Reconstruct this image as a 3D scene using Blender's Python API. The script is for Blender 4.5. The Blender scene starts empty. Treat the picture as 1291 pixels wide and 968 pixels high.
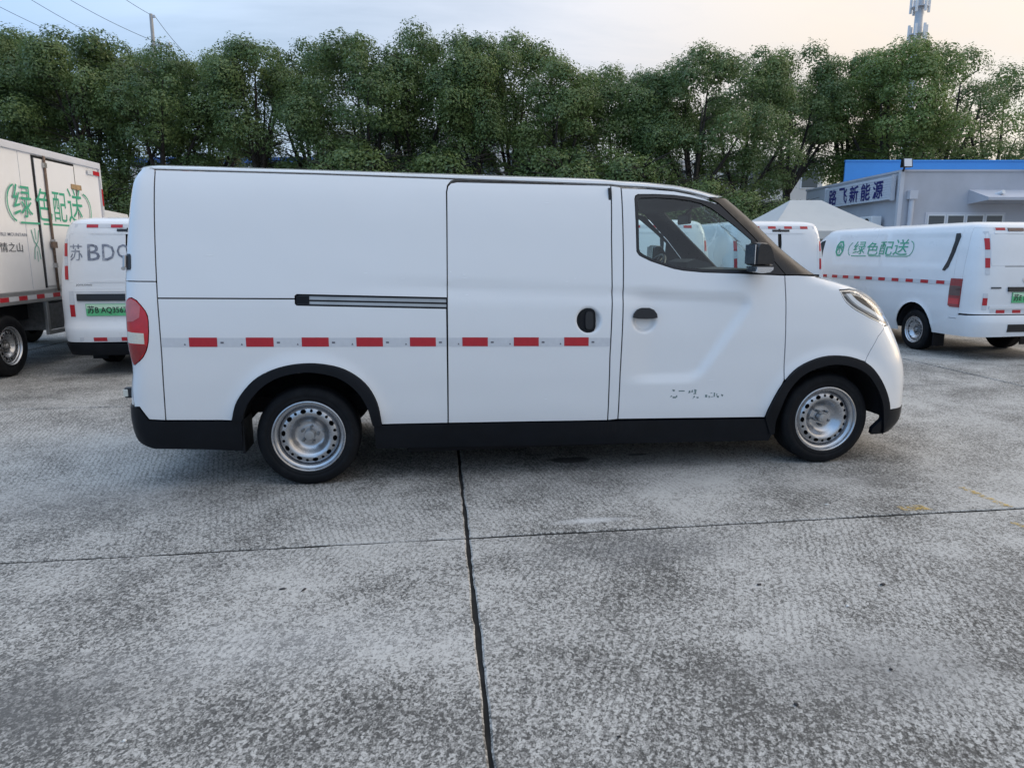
import bpy, bmesh, math, random
import numpy as np
from mathutils import Vector, Matrix
from mathutils.geometry import delaunay_2d_cdt
R = math.radians
random.seed(7); rng = np.random.default_rng(7)
scn = bpy.context.scene
COL = scn.collection

# ------------------------------------------------------------------ camera
cam = bpy.data.objects.new('camera', bpy.data.cameras.new('camera')); COL.objects.link(cam)
cam.location = (.683, -4.437, 1.45)
cam.rotation_euler = (R(90 - 10.5), 0, R(-7.86))
cam.data.sensor_width = 36; cam.data.lens = 36 * 897 / 1291
cam.data.clip_start = .05; cam.data.clip_end = 3000
scn.camera = cam

# ------------------------------------------------------------------ sky, sun, exposure
SUN_EL, SUN_AZ = R(18), R(80)           # azimuth clockwise from +Y
sdir = Vector((math.sin(SUN_AZ) * math.cos(SUN_EL), math.cos(SUN_AZ) * math.cos(SUN_EL), math.sin(SUN_EL)))
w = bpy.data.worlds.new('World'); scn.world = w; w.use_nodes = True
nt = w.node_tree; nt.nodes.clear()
def N(nt, kind, **kw):
    n = nt.nodes.new(kind)
    for k, v in kw.items():
        if k.startswith('i_'):
            key = k[2:]
            n.inputs[int(key) if key.isdigit() else key.replace('_', ' ')].default_value = v
        else: setattr(n, k, v)
    return n
def L(nt, a, b, o=0, i=0):
    nt.links.new(a.outputs[o], b.inputs[i])
def ramp(nt, stops):
    r = nt.nodes.new('ShaderNodeValToRGB'); e = r.color_ramp.elements
    while len(e) < len(stops): e.new(.5)
    for k, (p, c) in enumerate(stops):
        e[k].position = p
        e[k].color = (c, c, c, 1) if isinstance(c, (int, float)) else (*c, 1)
    return r
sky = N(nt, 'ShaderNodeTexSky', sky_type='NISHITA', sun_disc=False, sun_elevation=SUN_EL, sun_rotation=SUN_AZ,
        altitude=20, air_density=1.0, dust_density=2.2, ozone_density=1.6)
tc = N(nt, 'ShaderNodeTexCoord')
sep = N(nt, 'ShaderNodeSeparateXYZ'); L(nt, tc, sep, 0, 0)
zc = N(nt, 'ShaderNodeMath', operation='MAXIMUM', i_1=.0); L(nt, sep, zc, 2, 0)
za = N(nt, 'ShaderNodeMath', operation='ADD', i_1=.22); L(nt, zc, za)
dx = N(nt, 'ShaderNodeMath', operation='DIVIDE'); L(nt, sep, dx, 0, 0); L(nt, za, dx, 0, 1)
dy = N(nt, 'ShaderNodeMath', operation='DIVIDE'); L(nt, sep, dy, 1, 0); L(nt, za, dy, 0, 1)
cmb = N(nt, 'ShaderNodeCombineXYZ'); L(nt, dx, cmb, 0, 0); L(nt, dy, cmb, 0, 1)
mp = N(nt, 'ShaderNodeMapping'); mp.inputs['Scale'].default_value = (.55, 1.3, 1); mp.inputs['Rotation'].default_value = (0, 0, R(-20)); L(nt, cmb, mp)
ns = N(nt, 'ShaderNodeTexNoise', i_Scale=1.15, i_Detail=7.0, i_Roughness=.56, i_Distortion=.35); L(nt, mp, ns)
cr = ramp(nt, [(.38, .62), (.58, 1.0)]); L(nt, ns, cr)
nrm = N(nt, 'ShaderNodeVectorMath', operation='DOT_PRODUCT'); nrm.inputs[1].default_value = sdir; L(nt, tc, nrm)
warm = N(nt, 'ShaderNodeMapRange'); warm.inputs['From Min'].default_value = -1.0; warm.inputs['From Max'].default_value = 1.0; L(nt, nrm, warm, 1, 0)
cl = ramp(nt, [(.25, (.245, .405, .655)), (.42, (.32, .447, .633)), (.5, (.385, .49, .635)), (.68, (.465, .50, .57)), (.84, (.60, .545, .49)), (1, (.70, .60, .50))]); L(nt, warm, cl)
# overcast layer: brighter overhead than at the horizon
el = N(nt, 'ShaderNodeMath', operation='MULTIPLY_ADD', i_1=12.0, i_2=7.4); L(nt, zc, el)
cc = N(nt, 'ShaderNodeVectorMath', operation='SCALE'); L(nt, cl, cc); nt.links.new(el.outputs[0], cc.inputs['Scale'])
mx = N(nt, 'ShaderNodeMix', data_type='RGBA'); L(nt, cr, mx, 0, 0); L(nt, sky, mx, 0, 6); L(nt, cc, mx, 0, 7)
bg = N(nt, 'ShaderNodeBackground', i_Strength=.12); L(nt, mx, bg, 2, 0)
wo = N(nt, 'ShaderNodeOutputWorld'); L(nt, bg, wo)

sun = bpy.data.objects.new('sun', bpy.data.lights.new('sun', 'SUN')); COL.objects.link(sun)
sun.data.energy = .5; sun.data.angle = R(24); sun.data.color = (1, .88, .76)
sun.rotation_euler = sdir.to_track_quat('Z', 'Y').to_euler()
sun.location = (20, 10, 30)

scn.view_settings.view_transform = 'Standard'; scn.view_settings.look = 'None'
scn.view_settings.gamma = 1; scn.view_settings.exposure = .42
scn.render.engine = 'CYCLES'
scn.cycles.max_bounces = 10; scn.cycles.transparent_max_bounces = 16

# ------------------------------------------------------------------ materials
MATS = {}
def mat(name, col, rough=.5, metal=0, spec=.5, coat=0, var=0, vscale=3, bump=0, bscale=40, rvar=0, dirt=None, dscale=2.0, emit=None):
    m = bpy.data.materials.new(name); m.use_nodes = True; nt = m.node_tree
    b = nt.nodes['Principled BSDF']
    b.inputs['Base Color'].default_value = (*col, 1); b.inputs['Roughness'].default_value = rough
    b.inputs['Metallic'].default_value = metal; b.inputs['Specular IOR Level'].default_value = spec
    b.inputs['Coat Weight'].default_value = coat; b.inputs['Coat Roughness'].default_value = .06
    tc = N(nt, 'ShaderNodeTexCoord')
    last = None
    if var:
        n = N(nt, 'ShaderNodeTexNoise', i_Scale=vscale, i_Detail=6.0, i_Roughness=.6); L(nt, tc, n, 3, 0)
        mr = N(nt, 'ShaderNodeMapRange', i_3=1 - var, i_4=1 + var); mr.inputs[1].default_value = .3; mr.inputs[2].default_value = .7; L(nt, n, mr)
        mm = N(nt, 'ShaderNodeMix', data_type='RGBA', blend_type='MULTIPLY'); mm.inputs[0].default_value = 1
        mm.inputs[6].default_value = (*col, 1); L(nt, mr, mm, 0, 7); last = (mm, 2)
    if dirt:
        n = N(nt, 'ShaderNodeTexNoise', i_Scale=dscale, i_Detail=9.0, i_Roughness=.7); L(nt, tc, n, 3, 0)
        rp = ramp(nt, [(.5, 0), (.78, dirt[1])]); L(nt, n, rp)
        dm = N(nt, 'ShaderNodeMix', data_type='RGBA'); L(nt, rp, dm, 0, 0)
        if last: nt.links.new(last[0].outputs[last[1]], dm.inputs[6])
        else: dm.inputs[6].default_value = (*col, 1)
        dm.inputs[7].default_value = (*dirt[0], 1); last = (dm, 2)
    if last: nt.links.new(last[0].outputs[last[1]], b.inputs['Base Color'])
    if rvar:
        n = N(nt, 'ShaderNodeTexNoise', i_Scale=vscale * 1.7, i_Detail=5.0); L(nt, tc, n, 3, 0)
        mr = N(nt, 'ShaderNodeMapRange', i_3=max(rough - rvar, .02), i_4=rough + rvar); mr.inputs[1].default_value = .3; mr.inputs[2].default_value = .7; L(nt, n, mr); L(nt, mr, b, 0, b.inputs.find('Roughness'))
    if bump:
        n = N(nt, 'ShaderNodeTexNoise', i_Scale=bscale, i_Detail=4.0); L(nt, tc, n, 3, 0)
        bp = N(nt, 'ShaderNodeBump', i_Strength=bump, i_Distance=.01); L(nt, n, bp, 0, 2); L(nt, bp, b, 0, b.inputs.find('Normal'))
    if emit:
        b.inputs['Emission Color'].default_value = (*emit[0], 1); b.inputs['Emission Strength'].default_value = emit[1]
    MATS[name] = m
    return m
mat('paint', (.72, .735, .75), .34, coat=.9, var=.01, vscale=1.2)
mat('paint_dirty', (.72, .735, .75), .32, coat=.25, var=.03, vscale=1.8, rvar=.06, dirt=((.45, .43, .40), .14), dscale=2.2)
mat('box_panel', (.76, .76, .77), .42, var=.04, vscale=1.5, dirt=((.48, .46, .43), .22), dscale=1.4)
mat('black_plastic', (.0045, .006, .009), .46, spec=.22, var=.25, vscale=6, rvar=.1, dirt=((.02, .02, .02), .2), dscale=4)
mat('trim_black', (.010, .011, .014), .34, rvar=.06)
mat('pillar_black', (.014, .014, .015), .28, rvar=.08, dirt=((.09, .075, .06), .35), dscale=3)
mat('cavity', (.006, .006, .008), .9)
mat('interior', (.022, .024, .028), .75, var=.2, vscale=9, bump=.15, bscale=160)
mat('liner', (.035, .037, .042), .85)
mat('rubber', (.005, .006, .008), .66, spec=.2, var=.25, vscale=14, bump=.12, bscale=90, dirt=((.03, .029, .028), .35), dscale=7)
mat('steel', (.46, .47, .49), .24, metal=.9, var=.05, vscale=9, rvar=.05, dirt=((.12, .11, .10), .22), dscale=9)
mat('steel_dark', (.20, .205, .21), .45, metal=.7, var=.2, vscale=20, dirt=((.06, .05, .04), .6), dscale=14)
mat('chrome', (.75, .76, .78), .12, metal=1)
mat('alu', (.42, .42, .42), .38, metal=.8, var=.1, vscale=8)
mat('red_tape', (.42, .012, .022), .38, var=.08, vscale=30)
mat('white_tape', (.56, .58, .61), .45, var=.05, vscale=30)
mat('tape_print', (.12, .12, .14), .6)
mat('lamp_red', (.50, .012, .018), .12, coat=.6, var=.12, vscale=25)
mat('lamp_dark_red', (.24, .01, .014), .12, coat=.6, var=.1, vscale=25)
mat('lamp_pink', (.52, .13, .13), .1, coat=.7, var=.1, vscale=25)
mat('lamp_white', (.62, .60, .52), .12, coat=.6, var=.1, vscale=60)
mat('lamp_amber', (.75, .40, .08), .2, coat=.3)
mat('smoked', (.10, .055, .05), .15, coat=.5)
mat('green_logo', (.05, .34, .21), .5, var=.12, vscale=5)
mat('green_faded', (.12, .38, .30), .5, var=.2, vscale=9)
mat('grey_letter', (.17, .19, .24), .6, var=.35, vscale=16, dirt=((.60, .62, .65), .95), dscale=13)
mat('remnant', (.14, .20, .20), .6, var=.3, vscale=20)
mat('scuff', (.80, .82, .84), .6)
mat('brass', (.34, .23, .12), .6, var=.3, vscale=18)
mat('dark_letter', (.05, .055, .065), .6)
mat('plate_green', (.10, .46, .20), .4, var=.12, vscale=8)
mat('plate_pale', (.50, .72, .52), .4)
mat('plate_black', (.015, .02, .018), .5)
mat('badge_blue', (.04, .12, .42), .2, coat=.5)
mat('navy_letter', (.02, .022, .16), .5)
mat('grey_wall', (.45, .46, .50), .85, var=.07, vscale=1.2, bump=.1, bscale=60, dirt=((.34, .34, .35), .3), dscale=.8)
mat('wall_trim', (.55, .56, .60), .7, var=.05)
mat('blue_metal', (.05, .27, .68), .45, var=.06, vscale=.7)
mat('sign_white', (.62, .65, .72), .5, var=.04)
mat('pane_dark', (.05, .06, .065), .08, spec=.8)
mat('frame_white', (.68, .69, .70), .5)
mat('tent_cloth', (.46, .47, .46), .8, var=.06, vscale=2.5, bump=.25, bscale=6, dirt=((.4, .39, .36), .4), dscale=2.5)
mat('far_wall', (.55, .53, .50), .9, var=.06, vscale=.3)
mat('far_blue', (.06, .14, .40), .7)
mat('bark', (.035, .030, .026), .9, var=.35, vscale=8, bump=.5, bscale=18)
mat('concrete_pole', (.40, .40, .40), .85, var=.08)
mat('galv', (.48, .50, .53), .5, metal=.3, var=.08)
mat('cable', (.03, .03, .035), .6)
mat('rust', (.15, .105, .08), .8, var=.4, vscale=22)
mat('scrap_black', (.015, .015, .017), .7)
mat('scrap_white', (.62, .62, .60), .7)
mat('fabric', (.03, .032, .036), .95)

def glass(name, tint, refl=1.0):
    m = bpy.data.materials.new(name); m.use_nodes = True; nt = m.node_tree; nt.nodes.clear()
    o = N(nt, 'ShaderNodeOutputMaterial'); mix = N(nt, 'ShaderNodeMixShader')
    t = N(nt, 'ShaderNodeBsdfTransparent'); t.inputs[0].default_value = (*tint, 1)
    g = N(nt, 'ShaderNodeBsdfGlossy', i_Roughness=.02); g.inputs[0].default_value = (refl, refl, refl, 1)
    ge = N(nt, 'ShaderNodeNewGeometry'); dt = N(nt, 'ShaderNodeVectorMath', operation='DOT_PRODUCT'); L(nt, ge, dt, 1, 0); L(nt, ge, dt, 4, 1)
    ab = N(nt, 'ShaderNodeMath', operation='ABSOLUTE'); L(nt, dt, ab, 1, 0); om = N(nt, 'ShaderNodeMath', operation='SUBTRACT', i_0=1.0); L(nt, ab, om, 0, 1)
    pw = N(nt, 'ShaderNodeMath', operation='POWER', i_1=5.0); L(nt, om, pw); f = N(nt, 'ShaderNodeMath', operation='MULTIPLY_ADD', i_1=.92, i_2=.055); L(nt, pw, f)
    L(nt, f, mix, 0, 0); L(nt, t, mix, 0, 1); L(nt, g, mix, 0, 2); L(nt, mix, o)
    MATS[name] = m
glass('glass', (.80, .91, .91)); glass('lamp_glass', (.93, .95, .96), .9)

def leaf_mat(name, a, b, c):
    m = bpy.data.materials.new(name); m.use_nodes = True; nt = m.node_tree
    p = nt.nodes['Principled BSDF']; p.inputs['Roughness'].default_value = .36; p.inputs['Specular IOR Level'].default_value = .5
    at = N(nt, 'ShaderNodeAttribute', attribute_name='tone')
    oi = N(nt, 'ShaderNodeObjectInfo')
    ad = N(nt, 'ShaderNodeMath', operation='MULTIPLY_ADD', i_1=.22); L(nt, oi, ad, 5, 0); L(nt, at, ad, 2, 2)
    rp = ramp(nt, [(0, a), (.55, b), (1.15 if False else 1, c)]); L(nt, ad, rp); L(nt, rp, p, 0, 0)
    tr = N(nt, 'ShaderNodeBsdfTranslucent'); L(nt, rp, tr)
    mix = N(nt, 'ShaderNodeMixShader'); mix.inputs[0].default_value = .38
    L(nt, p, mix, 0, 1); L(nt, tr, mix, 0, 2); L(nt, mix, nt.nodes['Material Output'])
    MATS[name] = m
leaf_mat('leaf_bright', (.10, .165, .05), (.16, .24, .07), (.22, .30, .09))
leaf_mat('leaf', (.080, .137, .052), (.138, .210, .074), (.200, .270, .090))

# concrete with brushed grooves, exposed dark aggregate and stains
def concrete():
    m = bpy.data.materials.new('concrete'); m.use_nodes = True; nt = m.node_tree
    b = nt.nodes['Principled BSDF']; b.inputs['Specular IOR Level'].default_value = .35
    geo = N(nt, 'ShaderNodeNewGeometry'); oi = N(nt, 'ShaderNodeObjectInfo')
    # brush direction differs from slab to slab
    ang = N(nt, 'ShaderNodeMapRange', i_3=R(-50), i_4=R(50)); L(nt, oi, ang, 5, 0)
    rot = N(nt, 'ShaderNodeVectorRotate', rotation_type='Z_AXIS'); L(nt, geo, rot, 0, 0); nt.links.new(ang.outputs[0], rot.inputs['Angle'])
    st = N(nt, 'ShaderNodeMapping'); st.inputs['Scale'].default_value = (1, .78, 1); L(nt, rot, st)
    wob = N(nt, 'ShaderNodeTexNoise', i_Scale=3.0, i_Detail=2.0); L(nt, rot, wob)
    # big weathering clouds
    big = N(nt, 'ShaderNodeTexNoise', i_Scale=.62, i_Detail=4.0, i_Roughness=.6, i_Distortion=.4); L(nt, geo, big)
    med = N(nt, 'ShaderNodeTexNoise', i_Scale=2.6, i_Detail=6.0, i_Roughness=.65); L(nt, geo, med)
    # grains: little cells of aggregate, broken up by finer noise; how many show depends on the wear
    ds = N(nt, 'ShaderNodeTexNoise', i_Scale=70.0, i_Detail=2.0); L(nt, st, ds)
    dv = N(nt, 'ShaderNodeMix', data_type='VECTOR'); dv.inputs[0].default_value = .012; L(nt, st, dv, 0, 4); L(nt, ds, dv, 1, 5)
    sp2 = N(nt, 'ShaderNodeTexVoronoi', i_Scale=110.0); L(nt, dv, sp2, 1, 0)
    gv = N(nt, 'ShaderNodeSeparateColor'); L(nt, sp2, gv, 1, 0)
    sp = N(nt, 'ShaderNodeTexNoise', i_Scale=165.0, i_Detail=4.0, i_Roughness=.72); L(nt, st, sp)
    s0 = N(nt, 'ShaderNodeMath', operation='MULTIPLY_ADD', i_1=.34); L(nt, gv, s0, 0, 0); L(nt, sp, s0, 0, 2)
    s1 = N(nt, 'ShaderNodeMath', operation='MULTIPLY_ADD', i_1=.72); L(nt, big, s1, 0, 0); L(nt, s0, s1, 0, 2)
    s3 = N(nt, 'ShaderNodeMath', operation='MULTIPLY_ADD', i_1=.52); L(nt, med, s3, 0, 0); L(nt, s1, s3, 0, 2)
    rp = ramp(nt, [(.0, (.075, .072, .066)), (.22, (.120, .116, .107)), (.45, (.218, .211, .195)), (.72, (.335, .325, .302)), (1, (.45, .438, .41))])
    mr = N(nt, 'ShaderNodeMapRange'); mr.inputs[1].default_value = 1.06; mr.inputs[2].default_value = 1.43; L(nt, s3, mr); L(nt, mr, rp)
    # brush grooves
    wv = N(nt, 'ShaderNodeTexWave', wave_type='BANDS', bands_direction='X', i_Scale=10.0, i_Distortion=5.0, i_Detail=4.0); wv.inputs['Detail Scale'].default_value = 2.5; L(nt, rot, wv)
    gm = N(nt, 'ShaderNodeTexNoise', i_Scale=.9, i_Detail=3.0); L(nt, geo, gm)
    gr = ramp(nt, [(.42, .05), (.58, .7)]); L(nt, gm, gr)
    gd = ramp(nt, [(.0, .42), (.30, 1)]); L(nt, wv, gd)
    mg = N(nt, 'ShaderNodeMix', data_type='RGBA', blend_type='MULTIPLY'); L(nt, gr, mg, 0, 0); L(nt, rp, mg, 0, 6); L(nt, gd, mg, 0, 7)
    cur = (mg, 2)
    nz = N(nt, 'ShaderNodeTexNoise', i_Scale=9.0, i_Detail=5.0); L(nt, geo, nz)
    def stain(cx, cy, rx, ry, col, amt, fuzz=.5):
        nonlocal cur
        mp = N(nt, 'ShaderNodeMapping', vector_type='TEXTURE'); mp.inputs['Location'].default_value = (cx, cy, 0); mp.inputs['Scale'].default_value = (rx, ry, 100); L(nt, geo, mp)
        ln = N(nt, 'ShaderNodeVectorMath', operation='LENGTH'); L(nt, mp, ln)
        ad = N(nt, 'ShaderNodeMath', operation='MULTIPLY_ADD', i_1=1.1); L(nt, nz, ad); L(nt, ln, ad, 1, 2)
        q = ramp(nt, [(1 - .5 * fuzz, amt), (1, 0)])
        sc = N(nt, 'ShaderNodeMath', operation='MULTIPLY', i_1=.64); L(nt, ad, sc); L(nt, sc, q)
        mm = N(nt, 'ShaderNodeMix', data_type='RGBA'); L(nt, q, mm, 0, 0); nt.links.new(cur[0].outputs[cur[1]], mm.inputs[6]); mm.inputs[7].default_value = (*col, 1); cur = (mm, 2)
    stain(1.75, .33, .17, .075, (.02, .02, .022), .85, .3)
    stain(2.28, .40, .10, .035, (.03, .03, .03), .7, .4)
    stain(1.62, -.82, .26, .05, (.62, .62, .61), .6, 1.0)
    stain(1.75, -1.22, .75, .28, (.13, .13, .13), .42, 1.2)
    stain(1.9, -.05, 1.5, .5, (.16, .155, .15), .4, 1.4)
    stain(-.75, -2.15, .9, .32, (.13, .128, .124), .5, 1.2)
    stain(2.3, -2.35, .7, .3, (.13, .128, .124), .45, 1.2)
    stain(3.6, -1.9, .8, .3, (.14, .138, .134), .4, 1.3)
    stain(-1.2, -.1, 1.2, .5, (.15, .15, .15), .35, 1.3)
    stain(3.3, -.35, .7, .22, (.45, .44, .42), .3, 1.3)
    stain(.2, -1.9, .9, .3, (.50, .50, .49), .28, 1.3)
    nt.links.new(cur[0].outputs[cur[1]], b.inputs['Base Color'])
    rr = N(nt, 'ShaderNodeMapRange', i_3=.62, i_4=.92); L(nt, med, rr); L(nt, rr, b, 0, b.inputs.find('Roughness'))
    h = N(nt, 'ShaderNodeMath', operation='MULTIPLY_ADD', i_1=.3); L(nt, gv, h); L(nt, sp, h, 0, 2)
    h2 = N(nt, 'ShaderNodeMath', operation='MULTIPLY_ADD', i_1=.12); L(nt, gd, h2); L(nt, h, h2, 0, 2)
    bp = N(nt, 'ShaderNodeBump', i_Strength=1.0, i_Distance=.010); L(nt, h2, bp, 0, 2); L(nt, bp, b, 0, b.inputs.find('Normal'))
    MATS['concrete'] = m
concrete()
mat('joint_dirt', (.028, .026, .024), .95, var=.4, vscale=10)
def worn_paint():
    m = bpy.data.materials.new('yellow_paint'); m.use_nodes = True; nt = m.node_tree
    b = nt.nodes['Principled BSDF']; b.inputs['Base Color'].default_value = (.55, .36, .07, 1); b.inputs['Roughness'].default_value = .8
    geo = N(nt, 'ShaderNodeNewGeometry'); n = N(nt, 'ShaderNodeTexNoise', i_Scale=34.0, i_Detail=6.0, i_Roughness=.7); L(nt, geo, n)
    rp = ramp(nt, [(.43, 0), (.60, .75)]); L(nt, n, rp); L(nt, rp, b, 0, b.inputs.find('Alpha'))
    MATS['yellow_paint'] = m
worn_paint()

# ------------------------------------------------------------------ object helpers
def tag(o, label, cat, group=None, kind=None):
    if label: o['label'] = label
    if cat: o['category'] = cat
    if group: o['group'] = group
    if kind: o['kind'] = kind
    return o
def empty(name, loc=(0, 0, 0), rz=0):
    o = bpy.data.objects.new(name, None); COL.objects.link(o); o.location = loc; o.rotation_euler = (0, 0, rz); o.empty_display_size = .3
    return o
def obj(name, me, m, parent=None):
    o = bpy.data.objects.new(name, me); COL.objects.link(o)
    if m is not None and not me.materials: me.materials.append(MATS[m] if isinstance(m, str) else m)
    if parent is not None: o.parent = parent
    return o
def mesh(name, V, F, smooth=True, sharp=None):
    me = bpy.data.meshes.new(name); me.from_pydata([tuple(map(float, v)) for v in V], [], [tuple(map(int, f)) for f in F]); me.update()
    if smooth: me.polygons.foreach_set('use_smooth', [True] * len(me.polygons))
    if sharp is not None: me.set_sharp_from_angle(angle=R(sharp))
    return me
class MB:
    """collects shapes into one mesh"""
    def __init__(s): s.V = []; s.F = []
    def add(s, V, F):
        n = len(s.V); s.V += [tuple(v) for v in V]; s.F += [tuple(i + n for i in f) for f in F]; return s
    def box(s, x0, x1, y0, y1, z0, z1, bev=0):
        if bev <= 0:
            V = [(x, y, z) for x in (x0, x1) for y in (y0, y1) for z in (z0, z1)]
            return s.add(V, [(0, 1, 3, 2), (4, 6, 7, 5), (0, 4, 5, 1), (2, 3, 7, 6), (0, 2, 6, 4), (1, 5, 7, 3)])
        bm = bmesh.new(); bmesh.ops.create_cube(bm, size=1)
        for v in bm.verts: v.co = ((x0 + x1) / 2 + v.co.x * (x1 - x0), (y0 + y1) / 2 + v.co.y * (y1 - y0), (z0 + z1) / 2 + v.co.z * (z1 - z0))
        bmesh.ops.bevel(bm, geom=bm.edges[:], offset=bev, segments=2, affect='EDGES', profile=.5)
        bm.verts.index_update(); s.add([v.co[:] for v in bm.verts], [[v.index for v in f.verts] for f in bm.faces]); bm.free(); return s
    def tube(s, pts, rad, n=8, cap=True):
        pts = [Vector(p) for p in pts]; rad = rad if isinstance(rad, (list, tuple)) else [rad] * len(pts)
        V = []; F = []; ref = Vector((0, 0, 1))
        for i, p in enumerate(pts):
            d = (pts[min(i + 1, len(pts) - 1)] - pts[max(i - 1, 0)]).normalized()
            a = d.cross(ref if abs(d.dot(ref)) < .95 else Vector((1, 0, 0))).normalized(); b = d.cross(a)
            for k in range(n):
                t = 2 * math.pi * k / n; V.append(p + (a * math.cos(t) + b * math.sin(t)) * rad[i])
        for i in range(len(pts) - 1):
            for k in range(n):
                k2 = (k + 1) % n; F.append((i * n + k, i * n + k2, (i + 1) * n + k2, (i + 1) * n + k))
        if cap: F.append(tuple(range(n))[::-1]); F.append(tuple((len(pts) - 1) * n + k for k in range(n)))
        return s.add(V, F)
    def prism(s, poly, a0, a1, axis='y'):
        """polygon in the other two axes, extruded along axis"""
        def pt(p, a): return {'x': (a, p[0], p[1]), 'y': (p[0], a, p[1]), 'z': (p[0], p[1], a)}[axis]
        n = len(poly); V = [pt(p, a0) for p in poly] + [pt(p, a1) for p in poly]
        F = [tuple(range(n)), tuple(range(2 * n - 1, n - 1, -1))] + [(k, (k + 1) % n + 0, (k + 1) % n + n, k + n) for k in range(n)]
        F = F[:2] + [(f[1], f[0], f[3], f[2]) for f in F[2:]]
        return s.add(V, F)
    def lathe(s, prof, n=48, axis='y', c=(0, 0, 0)):
        """prof: list of (radius, offset along axis)"""
        V = []; F = []
        for r_, a in prof:
            for k in range(n):
                t = 2 * math.pi * k / n; u, v = r_ * math.cos(t), r_ * math.sin(t)
                V.append({'y': (c[0] + u, c[1] + a, c[2] + v), 'z': (c[0] + u, c[1] + v, c[2] + a), 'x': (c[0] + a, c[1] + u, c[2] + v)}[axis])
        for i in range(len(prof) - 1):
            for k in range(n):
                k2 = (k + 1) % n; F.append((i * n + k, i * n + k2, (i + 1) * n + k2, (i + 1) * n + k))
        return s.add(V, F)
    def build(s, name, m, parent=None, smooth=False, sharp=None, fix=True):
        me = mesh(name, s.V, s.F, smooth, sharp)
        if fix:
            bm = bmesh.new(); bm.from_mesh(me); bmesh.ops.recalc_face_normals(bm, faces=bm.faces); bm.to_mesh(me); bm.free()
            if sharp is not None: me.set_sharp_from_angle(angle=R(sharp))
        return obj(name, me, m, parent)
def children(o): return [c for c in bpy.data.objects if c.parent == o]
def copy_tree(o, parent=None):
    c = o.copy(); COL.objects.link(c); c.parent = parent
    for ch in children(o): copy_tree(ch, c)
    return c

# text as flat mesh, fitted to a box x0..x1, y0..y1
def text_geo(body, x0, x1, y0, y1, bold=0, shear=0):
    cu = bpy.data.curves.new('t', 'FONT'); cu.body = body; cu.size = 1; cu.offset = bold; cu.shear = shear; cu.resolution_u = 2; cu.fill_mode = 'FRONT'
    o = bpy.data.objects.new('t', cu); COL.objects.link(o)
    dg = bpy.context.evaluated_depsgraph_get(); me = bpy.data.meshes.new_from_object(o.evaluated_get(dg))
    V = np.array([v.co[:] for v in me.vertices]); F = [tuple(p.vertices) for p in me.polygons]
    bpy.data.objects.remove(o); bpy.data.curves.remove(cu); bpy.data.meshes.remove(me)
    if len(V) == 0: return np.zeros((0, 2)), []
    lo = V.min(0); hi = V.max(0)
    X = x0 + (V[:, 0] - lo[0]) / (hi[0] - lo[0]) * (x1 - x0); Y = y0 + (V[:, 1] - lo[1]) / (hi[1] - lo[1]) * (y1 - y0)
    return np.stack([X, Y], 1), F
def stroke_geo(pts, wd, closed=False):
    """polyline of constant width as 2D quads"""
    P = np.array(pts, float); n = len(P); V = []; F = []
    for i in range(n):
        a = P[(i - 1) % n] if (closed or i > 0) else P[i]; b = P[(i + 1) % n] if (closed or i < n - 1) else P[i]
        d = b - a; d /= np.hypot(*d) + 1e-9; q = np.array([-d[1], d[0]]) * wd / 2; V += [P[i] + q, P[i] - q]
    for i in range(n if closed else n - 1):
        j = (i + 1) % n; F.append((2 * i, 2 * i + 1, 2 * j + 1, 2 * j))
    return np.array(V), F
def join2(*gs):
    V = []; F = []
    for v, f in gs:
        n = len(V); V += list(v); F += [tuple(i + n for i in q) for q in f]
    return np.array(V), F
def arc(cx, cy, rx, ry, a0, a1, n=10): return [(cx + rx * math.cos(R(a0 + (a1 - a0) * i / n)), cy + ry * math.sin(R(a0 + (a1 - a0) * i / n))) for i in range(n + 1)]

# ------------------------------------------------------------------ curved-body surface of a van
def inside(P, poly):
    x, y = P[:, 0], P[:, 1]; r = np.zeros(len(P), bool); n = len(poly)
    for i in range(n):
        x1, y1 = poly[i]; x2, y2 = poly[(i + 1) % n]
        if y1 == y2: continue
        c = ((y1 > y) != (y2 > y)) & (x < (x2 - x1) * (y - y1) / (y2 - y1) + x1); r ^= c
    return r
def bdist(P, poly):
    d = np.full(len(P), 1e9); n = len(poly)
    for i in range(n):
        a = np.array(poly[i], float); b = np.array(poly[(i + 1) % n], float); ab = b - a; l = ab @ ab
        if l < 1e-12: continue
        t = np.clip(((P - a) @ ab) / l, 0, 1); d = np.minimum(d, np.hypot(*(P - a - t[:, None] * ab).T))
    return d
def resample(poly, step):
    out = []
    for i in range(len(poly)):
        a = np.array(poly[i], float); b = np.array(poly[(i + 1) % len(poly)], float); n = max(1, int(math.ceil(np.hypot(*(b - a)) / step)))
        out += [tuple(a + (b - a) * k / n) for k in range(n)]
    return out
def spline(pts, sub=4):
    """Catmull-Rom through open points"""
    P = [np.array(p, float) for p in pts]; P = [2 * P[0] - P[1]] + P + [2 * P[-1] - P[-2]]; out = []
    for i in range(1, len(P) - 2):
        for k in range(sub):
            t = k / sub; a, b, c, d = P[i - 1], P[i], P[i + 1], P[i + 2]
            out.append(tuple(.5 * (2 * b + (c - a) * t + (2 * a - 5 * b + 4 * c - d) * t * t + (3 * b - a - 3 * c + d) * t ** 3)))
    out.append(tuple(P[-2])); return out
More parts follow.
